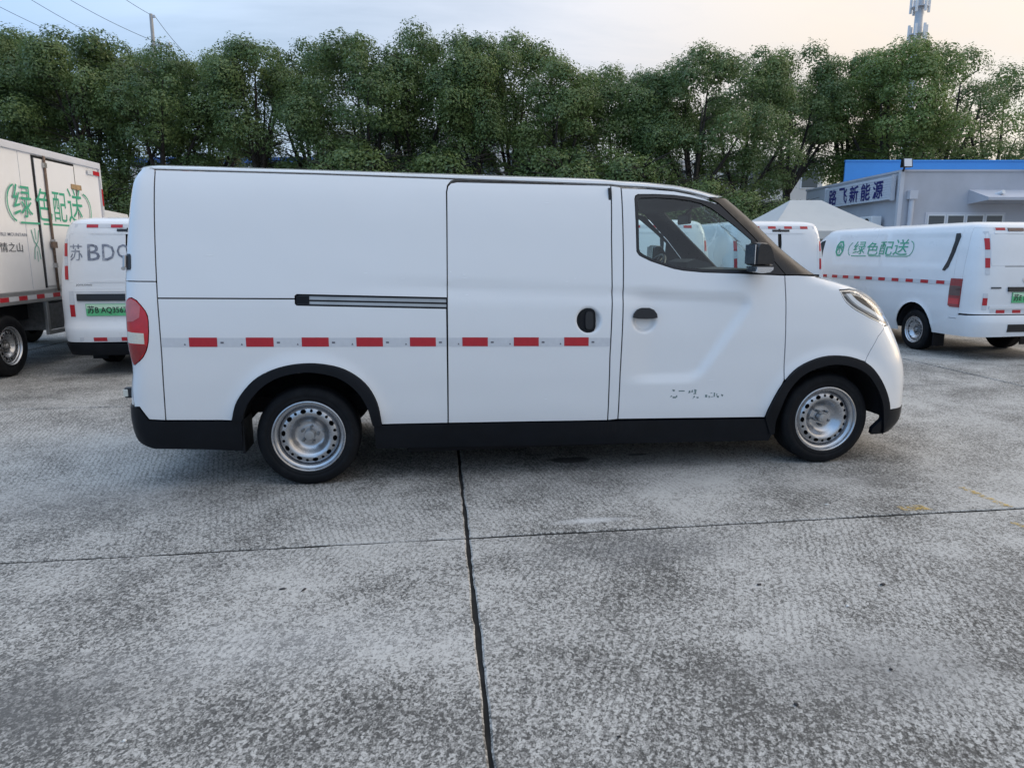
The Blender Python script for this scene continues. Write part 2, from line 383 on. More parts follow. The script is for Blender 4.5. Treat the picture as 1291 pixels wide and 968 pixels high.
def shrink(poly, g):
    P = np.array(poly); n = len(P); A = .5 * np.sum(P[:, 0] * np.roll(P[:, 1], -1) - np.roll(P[:, 0], -1) * P[:, 1])
    if A < 0: P = P[::-1]
    e1 = P - np.roll(P, 1, 0); e2 = np.roll(P, -1, 0) - P
    e1 /= np.linalg.norm(e1, axis=1)[:, None] + 1e-9; e2 /= np.linalg.norm(e2, axis=1)[:, None] + 1e-9
    n1 = np.stack([-e1[:, 1], e1[:, 0]], 1); n2 = np.stack([-e2[:, 1], e2[:, 0]], 1); m = n1 + n2
    k = np.clip(2 / np.maximum((m * m).sum(1), .6), 0, 2.2)
    return [tuple(p) for p in P + m * (k * g)[:, None]]
class Surf:
    def __init__(s, ys, xr, xf, ax, nf, x0r, yc, rake=0, nr=4.2, z0=.12, z1=1.96):
        s.yc, s.rake = yc, rake; dz = .01; s.z = np.arange(z0, z1, dz); s.dz = dz
        def tab(t, wn):
            t = np.array(t); y = np.interp(s.z, t[:, 0], t[:, 1]); k = np.ones(wn) / wn
            for _ in range(2): y = np.convolve(np.pad(y, wn // 2, mode='edge'), k, 'valid')
            return y
        YS, XR, XF, AX, NF = tab(ys, 9), tab(xr, 5), tab(xf, 5), tab(ax, 5), tab(nf, 5)
        th = np.linspace(0, math.pi / 2, 260); s.s = np.arange(-2.2, 6.6, .005); s.X = []; s.Y = []; s.sf = []; s.sr = []
        for i in range(len(s.z)):
            ay = yc - YS[i]; a, n = AX[i], NF[i]
            fx = a * np.sin(th) ** (2 / n) + XF[i] - a; fy = YS[i] + ay * (1 - np.cos(th) ** (2 / n))
            ar = max(x0r - XR[i], .02); rx = x0r - ar * np.sin(th) ** (2 / nr); ry = YS[i] + ay * (1 - np.cos(th) ** (2 / nr))
            fs = fx[0] + np.concatenate([[0], np.cumsum(np.hypot(np.diff(fx), np.diff(fy)))]); rs = x0r - np.concatenate([[0], np.cumsum(np.hypot(np.diff(rx), np.diff(ry)))])
            S_ = np.concatenate([rs[::-1], fs]); s.X.append(np.interp(s.s, S_, np.concatenate([rx[::-1], fx]))); s.Y.append(np.interp(s.s, S_, np.concatenate([ry[::-1], fy])))
            s.sf.append(fs[-1]); s.sr.append(rs[-1])
        s.X = np.array(s.X); s.Y = np.array(s.Y); s.detail = None
    def cf(s, z): return float(np.interp(z, s.z, s.sf))      # arc position of the front centre line
    def cr(s, z): return float(np.interp(z, s.z, s.sr))
    def at_y(s, y, z):                                        # arc position on the rear face with this y
        i = int(np.clip(round((z - s.z[0]) / s.dz), 0, len(s.z) - 1)); k = np.searchsorted(s.s, -2.2 + 2.2 + s.sr[i]); m = s.s < (s.s[0] + s.s[-1]) / 2
        row = s.Y[i][m]; ss = s.s[m]; j = np.argmin(np.where(ss < ss[np.argmin(row)], np.abs(row - y), 9)); return float(ss[j])
    def base(s, a, z):
        fi = np.clip((z - s.z[0]) / s.dz, 0, len(s.z) - 1.001); i = fi.astype(int); t = fi - i
        fj = np.clip((a - s.s[0]) / .005, 0, len(s.s) - 1.001); j = fj.astype(int); q = fj - j
        def bl(T): return (T[i, j] * (1 - q) + T[i, j + 1] * q) * (1 - t) + (T[i + 1, j] * (1 - q) + T[i + 1, j + 1] * q) * t
        x = bl(s.X); return np.stack([x, bl(s.Y), z - s.rake * x], 1)
    def normal(s, a, z, h=.008):
        n = np.cross(s.base(a + h, z) - s.base(a - h, z), s.base(a, z + h) - s.base(a, z - h)); return n / (np.linalg.norm(n, axis=1)[:, None] + 1e-9)
    def pt(s, P, off=0, det=True):
        P = np.array(P, float); a, z = P[:, 0], P[:, 1]; B = s.base(a, z); n = s.normal(a, z); d = np.full(len(P), off, float)
        if det and s.detail: d = d - s.detail(a, z)
        return B + n * d[:, None], n
    def sheet(s, outline, holes=(), step=.035, off=0, gap=0, thick=.012, dense=(), det=True):
        ol = shrink(resample(outline, step * .6), gap); hs = [shrink(resample(h, step * .6), -gap) for h in holes]
        P = np.array(ol); lo, hi = P.min(0), P.max(0)
        gx, gy = np.meshgrid(np.arange(lo[0] + step / 2, hi[0], step), np.arange(lo[1] + step / 2, hi[1], step)); gx = gx + (np.arange(gx.shape[0]) % 2)[:, None] * step * .5
        I = np.stack([gx.ravel(), gy.ravel()], 1)
        for (x0, x1, y0, y1, st) in dense:
            ok = ~((I[:, 0] > x0) & (I[:, 0] < x1) & (I[:, 1] > y0) & (I[:, 1] < y1)); I = I[ok]
            ax_, ay_ = np.meshgrid(np.arange(x0, x1, st), np.arange(y0, y1, st)); I = np.concatenate([I, np.stack([ax_.ravel(), ay_.ravel()], 1)])
        loops = [ol] + hs
        if len(I):
            k = inside(I, ol) & (bdist(I, ol) > min(step * .4, .012))
            for h in hs: k &= ~inside(I, h) & (bdist(I, h) > min(step * .4, .012))
            I = I[k]
        V2 = [Vector(p) for l in loops for p in l] + [Vector(p) for p in I]; E_ = []; n0 = 0
        for l in loops: E_ += [(n0 + i, n0 + (i + 1) % len(l)) for i in range(len(l))]; n0 += len(l)
        v, e, f, *_ = delaunay_2d_cdt(V2, E_, [], 0, 1e-6)
        v = np.array([p[:] for p in v]); f = np.array([q for q in f if len(q) == 3]); c = v[f].mean(1); k = inside(c, ol)
        for h in hs: k &= ~inside(c, h)
        f = f[k]; A = v[f]; ar = (A[:, 1, 0] - A[:, 0, 0]) * (A[:, 2, 1] - A[:, 0, 1]) - (A[:, 2, 0] - A[:, 0, 0]) * (A[:, 1, 1] - A[:, 0, 1]); f[ar < 0] = f[ar < 0][:, ::-1]; f = f[np.abs(ar) > 1.5e-6]
        pos, _ = s.pt(v, off, det); V = list(map(tuple, pos)); F = [tuple(map(int, q)) for q in f]
        if thick > 0:
            for l in loops:
                p, n = s.pt(l, off, det); A = .5 * sum(l[i][0] * l[(i + 1) % len(l)][1] - l[(i + 1) % len(l)][0] * l[i][1] for i in range(len(l)))
                b = len(V); m = len(l); V += list(map(tuple, p)) + list(map(tuple, p - n * thick))
                inv = (l is not ol)
                for i in range(m):
                    j = (i + 1) % m; q = (b + i, b + m + i, b + m + j, b + j)
                    if (A > 0) == inv: q = q[::-1]
                    F.append(q)
        return V, F
    def flip(s, VF):
        return [(x, 2 * s.yc - y, z) for x, y, z in VF[0]], [f[::-1] for f in VF[1]]
    def flat(s, g, off):
        """flat print or lettering laid on the skin"""
        V, F = g
        if len(V) == 0: return [], []
        p, _ = s.pt(V, off); return list(map(tuple, p)), F

class VanKit:
    def __init__(s, surf, root): s.S, s.root = surf, root
    def panel(s, name, outline, m, parent=None, sides='both', label=None, **kw):
        VF = s.S.sheet(outline, **kw); out = []
        parent = parent if parent is not None else s.root
        pl_ = parent if isinstance(parent, (list, tuple)) else [parent, parent]
        if sides == 'merge':
            W = s.S.flip(VF); n = len(VF[0]); V = VF[0] + W[0]; F = VF[1] + [tuple(i + n for i in f) for f in W[1]]
            me = mesh(name, V, F)
            bm = bmesh.new(); bm.from_mesh(me); bmesh.ops.remove_doubles(bm, verts=[v for v in bm.verts if abs(v.co.y - s.S.yc) < .003], dist=.004); bm.to_mesh(me); bm.free()
            return obj(name, me, m, pl_[0])
        if sides in ('both', 'near'): out.append(obj(name, mesh(name, *VF), m, pl_[0]))
        if sides in ('both', 'far'): out.append(obj(name, mesh(name, *s.S.flip(VF)), m, pl_[1]))
        if label:
            for o in out: o['label'] = label
        return out if sides == 'both' else out[0]
    def prints(s, name, g, off, m, parent=None, side='near'):
        VF = s.S.flat(g, off)
        if side == 'far': VF = s.S.flip(VF)
        return obj(name, mesh(name, VF[0], VF[1], smooth=False), m, parent or s.root)

# wheel with a pierced pressed-steel disc; axle along y, outside at -y, origin at the hub
def polar_disc(R0, holes, prof, step=.012, rin=0):
    ol = [(R0 * math.cos(2 * math.pi * i / 72), R0 * math.sin(2 * math.pi * i / 72)) for i in range(72)]
    hs = []
    for (r_, a, w_, h_) in holes:
        ca, sa = math.cos(a), math.sin(a)
        hs.append([(ca * (r_ + h_ * math.cos(t)) - sa * w_ * math.sin(t), sa * (r_ + h_ * math.cos(t)) + ca * w_ * math.sin(t)) for t in [2 * math.pi * k / 12 for k in range(12)]])
    I = [(0, 0)]
    for r_ in np.arange(step, R0 - step * .4, step):
        n = max(8, int(2 * math.pi * r_ / step)); I += [(r_ * math.cos(2 * math.pi * (k + .5 * (round(r_ / step) % 2)) / n), r_ * math.sin(2 * math.pi * (k + .5 * (round(r_ / step) % 2)) / n)) for k in range(n)]
    I = np.array(I); k = np.ones(len(I), bool)
    for h in hs: k &= ~inside(I, h) & (bdist(I, h) > .004)
    I = I[k]; V2 = [Vector(p) for l in [ol] + hs for p in l] + [Vector(p) for p in I]; E_ = []; n0 = 0
    for l in [ol] + hs: E_ += [(n0 + i, n0 + (i + 1) % len(l)) for i in range(len(l))]; n0 += len(l)
    v, e, f, *_ = delaunay_2d_cdt(V2, E_, [], 0, 1e-7)
    v = np.array([p[:] for p in v]); f = np.array([q for q in f if len(q) == 3]); c = v[f].mean(1); k = inside(c, ol)
    for h in hs: k &= ~inside(c, h)
    f = f[k]; rr = np.hypot(v[:, 0], v[:, 1]); pr = np.array(prof); y = np.interp(rr, pr[:, 0], pr[:, 1])
    V = [(p[0], yy, p[1]) for p, yy in zip(v, y)]; A = v[f]
    ar = (A[:, 1, 0] - A[:, 0, 0]) * (A[:, 2, 1] - A[:, 0, 1]) - (A[:, 2, 0] - A[:, 0, 0]) * (A[:, 1, 1] - A[:, 0, 1]); f[ar < 0] = f[ar < 0][:, ::-1]
    return V, [tuple(map(int, q)) for q in f]
def make_wheel(parent, R_=.318, wd=.2, rim=.224, big=True):
    root = bpy.data.objects.new('wheel', None); COL.objects.link(root); root.parent = parent; root.empty_display_size = .1
    t = MB(); k = rim
    t.lathe([(k - .004, .012), (k + .004, -.002), (k + .018, -.008), (k + .030, -.006), (k + .034, -.0085), (R_ - .040, -.008), (R_ - .034, -.0055), (R_ - .020, .000), (R_ - .010, .006), (R_ - .003, .018), (R_, .034),
             (R_, .06), (R_ - .008, .062), (R_ - .008, .068), (R_, .07), (R_, wd - .05), (R_ - .003, wd - .018), (R_ - .02, wd), (k, wd - .01), (k - .004, wd - .03)], 72)
    tr = t.build('tyre', 'rubber', root, smooth=True, sharp=40)
    if big:  # tread blocks at the shoulder
        s = MB()
        for i in range(60):
            a = 2 * math.pi * i / 60; ca, sa = math.cos(a), math.sin(a); V = []
            for (r_, y_) in ((R_ - .012, .004), (R_ + .0015, .036), (R_ - .01, .036)):
                for da in (-.022, .022): V.append((r_ * math.cos(a + da), y_, r_ * math.sin(a + da)))
            s.add(V, [(0, 1, 3, 2), (2, 3, 5, 4), (0, 2, 4), (1, 5, 3), (0, 4, 5, 1)])
        s.build('tread_block', 'rubber', tr)['kind'] = 'stuff'
    r = MB(); r.lathe([(k - .001, .003), (k + .003, .0), (k + .002, -.006), (k - .004, -.008), (k - .009, -.003), (k - .014, .012), (k - .026, .016), (k - .033, .03), (k - .038, .075), (k - .04, wd - .02)], 72)
    rm = r.build('rim', 'steel', root, smooth=True, sharp=50)
    q = k / .224
    holes = []
    for i in range(10):
        holes.append((.158 * q, 2 * math.pi * i / 10 + .1, .0185 * q, .0135 * q)); holes.append((.160 * q, 2 * math.pi * (i + .5) / 10 + .1, .0095 * q, .0095 * q))
    V, F = polar_disc(.188 * q, holes, [(0, .066), (.05, .066), (.066, .068), (.076, .070), (.088, .066), (.100, .056), (.112, .042), (.124, .027), (.134, .019), (.142, .017), (.172, .024), (.182, .034), (.19, .05)])
    V = [(x, y * q, z) for x, y, z in V]
    obj('disc', mesh('disc', V, F), 'steel', rm)
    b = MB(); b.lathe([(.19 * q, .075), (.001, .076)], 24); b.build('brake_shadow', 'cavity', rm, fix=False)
    c = MB(); c.lathe([(.034 * q, .060), (.033 * q, .030), (.029 * q, .024), (.012 * q, .022), (.0005, .022)], 24)
    c.lathe([(.018 * q, .0225), (.016 * q, .0200), (.0005, .0198)], 20); c.build('hub_cap', 'alu', rm, smooth=True, sharp=35)
    for i in range(5):
        a = 2 * math.pi * i / 5 + .3; n_ = MB(); n_.lathe([(.0095 * q, .06), (.0095 * q, .036), (.006 * q, .032), (.0005, .032)], 6, c=(.053 * q * math.cos(a), 0, .053 * q * math.sin(a)))
        n_.build('wheel_nut', 'steel_dark', rm)
    return root
def place_wheel(wl, parent, x, y, z, near=True, first=False):
    o = wl if first else copy_tree(wl, parent); o.parent = parent; o.location = (x, y, z); o.rotation_euler = (0, random.uniform(0, 6), 0) if near else (0, random.uniform(0, 6), math.pi)
    return o

# ------------------------------------------------------------------ ground
GX = [-11.61, -5.34, .93, 7.2, 13.47, 19.74]; GY = [-8.21, -4.59, -.972, 2.65, 6.27, 9.89]
m = MB(); m.add([(-400, -400, -.03), (400, -400, -.03), (400, 500, -.03), (-400, 500, -.03)], [(0, 1, 2, 3)])
ground = m.build('ground', 'concrete', fix=False); ground['kind'] = 'structure'
m = MB(); m.add([(GX[0], GY[0], -.022), (GX[-1], GY[0], -.022), (GX[-1], GY[-1], -.022), (GX[0], GY[-1], -.022)], [(0, 1, 2, 3)])
m.build('joint_bed', 'joint_dirt', ground, fix=False)
def slab(x0, x1, y0, y1):
    near = y0 < 3; g = .0095 if near else .007
    def jit(a, b):
        n = max(2, int(math.hypot(b[0] - a[0], b[1] - a[1]) / (.05 if near else .5))); out = []; j = 0.
        for k in range(n):
            j = j * .55 + random.gauss(0, .0019); t = k / n; px, py = a[0] + (b[0] - a[0]) * t, a[1] + (b[1] - a[1]) * t
            if a[1] == b[1]: py += j
            else: px += j
            out.append((px, py))
        return out
    c = [(x0 + g, y0 + g), (x1 - g, y0 + g), (x1 - g, y1 - g), (x0 + g, y1 - g)]
    P = sum((jit(c[i], c[(i + 1) % 4]) for i in range(4)), [])
    n = len(P); zt = random.uniform(-.0015, .0015)
    ce = ((x0 + x1) / 2, (y0 + y1) / 2)
    inn = [(p[0] + (ce[0] - p[0]) * .0022, p[1] + (ce[1] - p[1]) * .003) for p in P]
    sh = lambda q: (q[0] + .034 * (q[1] + .97), q[1]); P = [sh(q) for q in P]; inn = [sh(q) for q in inn]
    V = [(*p, zt) for p in inn] + [(*p, zt - .005) for p in P] + [(*p, -.021) for p in P]
    F = [tuple(range(n))] + [(i + n, (i + 1) % n + n, (i + 1) % n, i) for i in range(n)] + [(i + 2 * n, (i + 1) % n + 2 * n, (i + 1) % n + n, i + n) for i in range(n)]
    me = mesh('slab', V, F, smooth=False); me.materials.append(MATS['concrete']); me.materials.append(MATS['joint_dirt'])
    for q in me.polygons: q.material_index = 1 if q.index > n else 0
    obj('slab', me, None, ground)
for i in range(len(GX) - 1):
    for j in range(len(GY) - 1): slab(GX[i], GX[i + 1], GY[j], GY[j + 1])

# ------------------------------------------------------------------ the white cargo van in front
YS = [(.1, .05), (.3, 0), (.45, -.025), (.7, -.035), (.95, -.032), (1.15, -.018), (1.4, .02), (1.65, .062), (1.8, .097), (1.88, .125), (1.95, .16)]
XR = [(.22, -1.0), (.26, -1.02), (.3, -1.06), (.34, -1.072), (.42, -1.08), (.5, -1.075), (.62, -1.07), (.7, -1.047), (.76, -1.037), (.82, -1.05), (.9, -1.061), (1.06, -1.059), (1.3, -1.045), (1.5, -1.021), (1.7, -.993), (1.82, -.971), (1.86, -.96), (1.9, -.923), (1.95, -.86)]
XF = [(.22, 4.129), (.26, 4.197), (.3, 4.231), (.34, 4.256), (.46, 4.259), (.62, 4.263), (.7, 4.256), (.78, 4.236), (.86, 4.2), (.94, 4.16), (1.02, 4.118), (1.1, 4.066), (1.14, 4.04), (1.18, 3.99), (1.22, 3.939), (1.26, 3.847), (1.3, 3.684), (1.34, 3.508), (1.38, 3.421), (1.46, 3.303), (1.54, 3.198), (1.66, 3.065), (1.78, 2.919), (1.86, 2.816), (1.9, 2.73), (1.95, 2.6)]
AX = [(.1, .40), (.3, .44), (.7, .50), (1.0, .50), (1.15, .46), (1.25, .40), (1.33, .32), (1.4, .28), (1.95, .24)]
NF = [(.1, 2.9), (1.0, 2.7), (1.25, 2.6), (1.4, 3.0), (2, 3.0)]
SV = Surf(YS, XR, XF, AX, NF, -.84, .86, .0155)
van = tag(empty('cargo_van', (0, .86, 0)), 'long white panel van in front, side on, red and white tape along its flank', 'van')
for_child = []
K = VanKit(SV, van)
WRC, WFC = (.022, .335), (3.475, .355)
DREC = [(1.9, 1.228), (2.404, 1.224), (2.80, 1.208), (2.86, 1.19), (2.868, 1.15), (2.547, .70), (2.49, .672), (2.42, .664), (1.9, .655)]
def sst(a, b, x): t = np.clip((x - a) / (b - a), 0, 1); return t * t * (3 - 2 * t)
def sd(P, poly): d = bdist(P, poly); return np.where(inside(P, poly), d, -d)
def van_detail(a, z):
    P = np.stack([a, z], 1); d = np.zeros(len(a))
    m_ = (a > 1.8) & (a < 3.1) & (z > .5) & (z < 1.4)
    if m_.any():
        q = sd(P[m_], DREC); d[m_] += .020 * sst(-.014, .032, q) * sst(1.98, 2.25, a[m_])
    # shoulder line: the upper flank stands slightly proud of a shallow trough
    zs = 1.262 - .021 * (a - .9)
    f = sst(.1, 1.0, a) * (1 - sst(2.1, 2.5, a))
    d += f * (.0075 * (1 - sst(-.012, .022, z - zs)) * sst(-.10, -.02, z - zs))
    for (cx, cz) in (WRC, WFC):    # lips round the wheel openings
        r = np.hypot(a - cx, z - cz); d -= .014 * (1 - sst(.44, .53, r)) * sst(.35, .5, z)
    # pressed recesses behind the two handles
    e = np.hypot((a - 2.156) / .088, (z - 1.045) / .078); d += .026 * (1 - sst(.55, 1.02, e))
    e = np.hypot((a - 1.785) / .084, (z - 1.05) / .086); d += .028 * (1 - sst(.66, 1.02, e))
    e = (np.abs(a - 3.0) < .5)
    # faint waviness of pressed steel
    d += .0005 * np.sin(a * 9.1 + z * 5.3) * np.sin(z * 11.7 - a * 2.2) + .0003 * np.sin(a * 21 + 1.3) * np.sin(z * 17)
    return d
SV.detail = van_detail
ARO = spline([(-.427, .435), (-.385, .559), (-.284, .681), (-.164, .748), (-.023, .781), (.118, .781), (.258, .745), (.374, .66), (.442, .538), (.466, .392)])
ARI = spline([(-.367, .434), (-.331, .534), (-.24, .641), (-.134, .704), (-.002, .733), (.115, .727), (.232, .691), (.324, .615), (.383, .513), (.412, .393)])
AFO = spline([(3.021, .396), (3.044, .486), (3.116, .628), (3.22, .741), (3.386, .81), (3.558, .814), (3.707, .77), (3.804, .682), (3.881, .558), (3.927, .437)])
AFI = spline([(3.103, .284), (3.101, .401), (3.15, .567), (3.252, .692), (3.418, .756), (3.563, .755), (3.701, .705), (3.796, .604), (3.861, .474), (3.926, .263)])
SEAM = spline([(-.798, 1.912), (-.799, 1.79), (-.801, 1.518), (-.8, 1.291), (-.797, 1.062), (-.797, .829), (-.81, .441)], 3)
SLIT = [(-.799, 1.176), (-.02, 1.176)]
TRK = [(-.016, 1.197), (.886, 1.184), (.886, 1.123), (-.016, 1.139)]
g = .0042
# quarter panel: an upper and a lower pressing met along the slit, the slide rail let in between
qu = [p for p in SEAM if p[1] > 1.18] + [(-.799, 1.172), (-.018, 1.174)] + [(-.018, 1.190), (-.008, 1.1985), (.0, 1.1985), (.892, 1.185), (.903, 1.828), (.911, 1.868), (.932, 1.894), (.96, 1.909), (.127, 1.914)]
ql = [(-.799, 1.172)] + [p for p in SEAM if p[1] < 1.17] + ARO[:-1] + [(.466, .392), (.883, .393), (.886, 1.122), (.0, 1.137), (-.010, 1.138), (-.018, 1.146), (-.018, 1.174)]
K.panel('upper_quarter_panel', qu, 'paint', gap=g)
K.panel('lower_quarter_panel', ql, 'paint', gap=g)
rail = K.panel('slide_rail', TRK, 'alu', off=-.012, thick=.004, gap=.002, det=False)
K.panel('rail_groove', [(.06, 1.170), (.886, 1.158), (.886, 1.147), (.06, 1.160)], 'cavity', rail, off=-.011, thick=0, det=False)
K.panel('rail_end_cap', [(-.014, 1.195), (.062, 1.1935), (.062, 1.1405), (-.014, 1.1415)], 'black_plastic', rail, off=-.004, thick=.008, det=False)
K.panel('rail_seal', [(.0, 1.1965), (.886, 1.1835), (.886, 1.1785), (.0, 1.1915)], 'trim_black', rail, off=-.004, thick=.008, det=False)
K.panel('rail_seal', [(.0, 1.144), (.886, 1.129), (.886, 1.124), (.0, 1.139)], 'trim_black', rail, off=-.004, thick=.008, det=False)
SD = [(.903, 1.828), (.911, 1.863), (.929, 1.883), (.969, 1.892), (1.951, 1.898), (1.941, 1.568), (1.939, 1.171), (1.927, .816), (1.927, .393), (.883, .393), (.889, 1.116)]
sdoor = K.panel('sliding_door', SD, 'paint', gap=g, dense=[(1.68, 1.89, .95, 1.15, .009)])
K.panel('b_pillar', [(1.951, 1.898), (2.018, 1.889), (2.017, 1.47), (2.009, 1.071), (1.998, .712), (1.996, .4), (1.927, .393), (1.927, .816), (1.939, 1.171), (1.941, 1.568)], 'paint', gap=g)
WO = [(2.104, 1.815), (2.110, 1.835), (2.128, 1.845), (2.25, 1.848), (2.368, 1.845), (2.47, 1.834), (2.559, 1.817), (2.655, 1.797), (2.666, 1.8), (2.897, 1.591), (3.115, 1.353), (2.811, 1.357), (2.55, 1.362), (2.416, 1.372), (2.35, 1.383), (2.278, 1.404), (2.20, 1.428), (2.153, 1.447), (2.122, 1.463), (2.106, 1.487)]
WI = [(2.124, 1.79), (2.129, 1.814), (2.145, 1.824), (2.25, 1.829), (2.367, 1.827), (2.47, 1.817), (2.547, 1.800), (2.615, 1.770), (2.76, 1.668), (2.885, 1.570), (2.885, 1.381), (2.55, 1.382), (2.417, 1.390), (2.35, 1.400), (2.279, 1.421), (2.20, 1.446), (2.153, 1.468), (2.130, 1.484), (2.123, 1.503)]
FD = [(2.018, 1.884), (2.2, 1.883), (2.371, 1.874), (2.48, 1.856), (2.576, 1.83), (2.655, 1.798)] + WO[6::-1] + WO[:10:-1] + [(3.112, 1.348), (3.119, 1.178), (3.124, .917), (3.128, .655)]
FD += [p for p in AFO[::-1] if p[0] < 3.125] + [(1.996, .4), (1.998, .712), (2.009, 1.071), (2.017, 1.47)]
fdoor = K.panel('front_door', FD, 'paint', gap=g, step=.03, dense=[(2.05, 2.26, .95, 1.14, .009)])
K.panel('window_frame', WO, 'trim_black', fdoor, holes=[WI], off=-.002, gap=.001, step=.03)
K.panel('window_pane', WI, 'glass', fdoor, off=-.012, thick=0, gap=-.006, step=.06, det=False)
# A pillar, windscreen, bonnet
AP0 = [(2.668, 1.803), (2.897, 1.594), (3.118, 1.352)]
AP1 = [(3.40, 1.352), (3.24, 1.50), (3.07, 1.64), (2.885, 1.80), (2.845, 1.842)]
K.panel('a_pillar', [(2.60, 1.838)] + AP0 + AP1, 'pillar_black', gap=.002, det=False)
cf = SV.cf
K.panel('windscreen', [(3.40, 1.356), (cf(1.345) + .02, 1.356), (cf(1.84) + .02, 1.842), (2.845, 1.842), (2.885, 1.80), (3.07, 1.64), (3.24, 1.50)], 'glass', sides='merge', off=-.006, thick=0, step=.06, det=False)
K.panel('cowl', [(3.34, 1.336), (cf(1.33) + .02, 1.336), (cf(1.352) + .02, 1.352), (3.37, 1.352)], 'black_plastic', sides='merge', off=-.004, thick=.01, det=False)
HTOP = [(3.36, 1.334), (3.46, 1.316), (3.56, 1.293), (3.68, 1.268), (3.78, 1.238), (3.86, 1.20), (3.95, 1.155)]
K.panel('bonnet', HTOP + [(4.05, 1.105), (4.2, 1.085), (cf(1.08) + .02, 1.08), (cf(1.15) + .02, 1.15), (cf(1.22) + .02, 1.22), (cf(1.27) + .02, 1.27), (cf(1.30) + .02, 1.30), (cf(1.334) + .02, 1.334)], 'paint', sides='merge', gap=.003, step=.03)
HL = [(3.501, 1.256), (3.525, 1.208), (3.549, 1.175), (3.585, 1.146), (3.622, 1.123), (3.732, 1.072), (3.82, 1.040), (3.89, 1.017), (3.96, 1.012), (4.03, 1.05), (4.035, 1.09), (3.95, 1.148), (3.86, 1.194), (3.78, 1.228), (3.69, 1.250), (3.594, 1.262)]
FENDER = [(3.112, 1.348), (3.119, 1.178), (3.124, .917), (3.128, .655)] + [p for p in AFO if 3.128 < p[0] < 3.70] + [(3.706, .776), (3.746, .857), (3.80, .947), (3.885, 1.012)] + HL[6::-1] + HL[:12:-1] + [(3.70, 1.258), (3.68, 1.268), (3.56, 1.293), (3.46, 1.316), (3.36, 1.334), (3.338, 1.344), (3.2, 1.349)]
K.panel('fender', FENDER, 'paint', gap=g * .8, step=.03)
BUMP = [(3.885, 1.012), (3.80, .947), (3.746, .857), (3.706, .776)] + [p for p in AFO if p[0] > 3.712] + [(4.2, .437), (cf(.437) + .02, .437), (cf(.7) + .02, .7), (cf(.9) + .02, .9), (cf(1.08) + .02, 1.08), (4.2, 1.085), (4.05, 1.103), (4.036, 1.09), (4.03, 1.05), (3.96, 1.012)]
bump = K.panel('front_bumper', BUMP, 'paint', sides='merge', gap=.0015, step=.035)
K.panel('lower_grille', [(4.35, .47), (cf(.5) + .02, .47), (cf(.58) + .02, .60), (4.42, .60)], 'black_plastic', bump, sides='merge', off=.006, step=.05)
K.panel('bumper_lip', [(3.93, .437), (4.2, .437), (cf(.437) + .02, .437), (cf(.35) + .02, .33), (4.2, .262), (3.95, .256), (3.835, .256), (3.83, .30), (3.885, .36)], 'black_plastic', sides='merge', off=.004, thick=.03, step=.035, det=False)
# headlight: dark bowl, chrome fins, amber corner, clear cover
lamp = K.panel('headlight', HL, 'alu', off=-.045, thick=0, gap=.004, step=.03, det=False)
K.panel('lamp_cover', HL, 'lamp_glass', lamp, off=-.001, thick=0, gap=.003, step=.03, det=False)
K.panel('lamp_bezel', HL, 'chrome', lamp, holes=[shrink(HL, .014)], off=-.008, thick=.035, gap=.004, step=.02, det=False)
K.panel('daylight_strip', spline([(3.56, 1.236), (3.60, 1.19), (3.66, 1.148), (3.75, 1.11), (3.86, 1.068), (3.95, 1.045)]) + spline([(3.955, 1.060), (3.87, 1.087), (3.77, 1.128), (3.69, 1.165), (3.635, 1.20), (3.60, 1.238)]), 'frame_white', lamp, off=-.014, thick=.02, step=.02, det=False)
K.panel('reflector', [(3.655, 1.218), (3.70, 1.183), (3.79, 1.143), (3.85, 1.12), (3.85, 1.165), (3.79, 1.20), (3.72, 1.222)], 'cavity', lamp, off=-.030, thick=.01, step=.02, det=False)
K.panel('chrome_brow', spline([(3.60, 1.252), (3.70, 1.240), (3.80, 1.210), (3.90, 1.160), (4.0, 1.10)]) + spline([(3.985, 1.075), (3.89, 1.128), (3.80, 1.175), (3.72, 1.212), (3.62, 1.238)]), 'chrome', lamp, off=-.02, thick=.02, step=.02, det=False)
K.panel('indicator', [(3.86, 1.165), (3.88, 1.10), (3.95, 1.065), (3.99, 1.072), (3.95, 1.115)], 'lamp_amber', lamp, off=-.018, thick=.012, step=.02, det=False)
# rear corner pieces, doors, lamps
LR = [(-.995, 1.15), (-.97, 1.168), (-.944, 1.173), (-.915, 1.158), (-.89, 1.128), (-.869, 1.098), (-.859, 1.07), (-.856, 1.039), (-.858, .98), (-.864, .923), (-.872, .89), (-.882, .862), (-.9, .83), (-.924, .805), (-.966, .776), (-.985, .80), (-.998, .85), (-1.0, .919), (-1.0, 1.058)]
cu_ = [(-1.0, 1.268)] + [(-.80, 1.268)] + [p for p in SEAM if p[1] > 1.27][::-1] + [(-.84, 1.93), (-.90, 1.92), (-.965, 1.90), (-.985, 1.84)]
K.panel('rear_corner_panel', cu_, 'paint', gap=g * .8, step=.025)
cl_ = [(-1.0, 1.268), (-1.0, 1.15)] + LR[1:15] + [(-1.0, .776), (-1.0, .52), (-.954, .526), (-.932, .492), (-.904, .448), (-.81, .441)] + [p for p in SEAM if .45 < p[1] < 1.26][::-1] + [(-.8, 1.268)]
K.panel('rear_corner_panel', cl_, 'paint', gap=g * .8, step=.025)
cr_ = SV.cr
K.panel('rear_door', [(-1.005, .53), (-1.005, .776), (-1.005, 1.15), (-1.005, 1.30), (-.995, 1.84), (-1.0, 1.885), (cr_(1.885) - .004 + .006, 1.885), (cr_(1.2) + .006, 1.2), (cr_(.8) + .006, .8), (cr_(.53) + .006, .53)], 'paint', gap=.002, step=.05)
tl = K.panel('tail_light', LR, 'lamp_red', off=.004, thick=.03, gap=.002, step=.018, det=False)
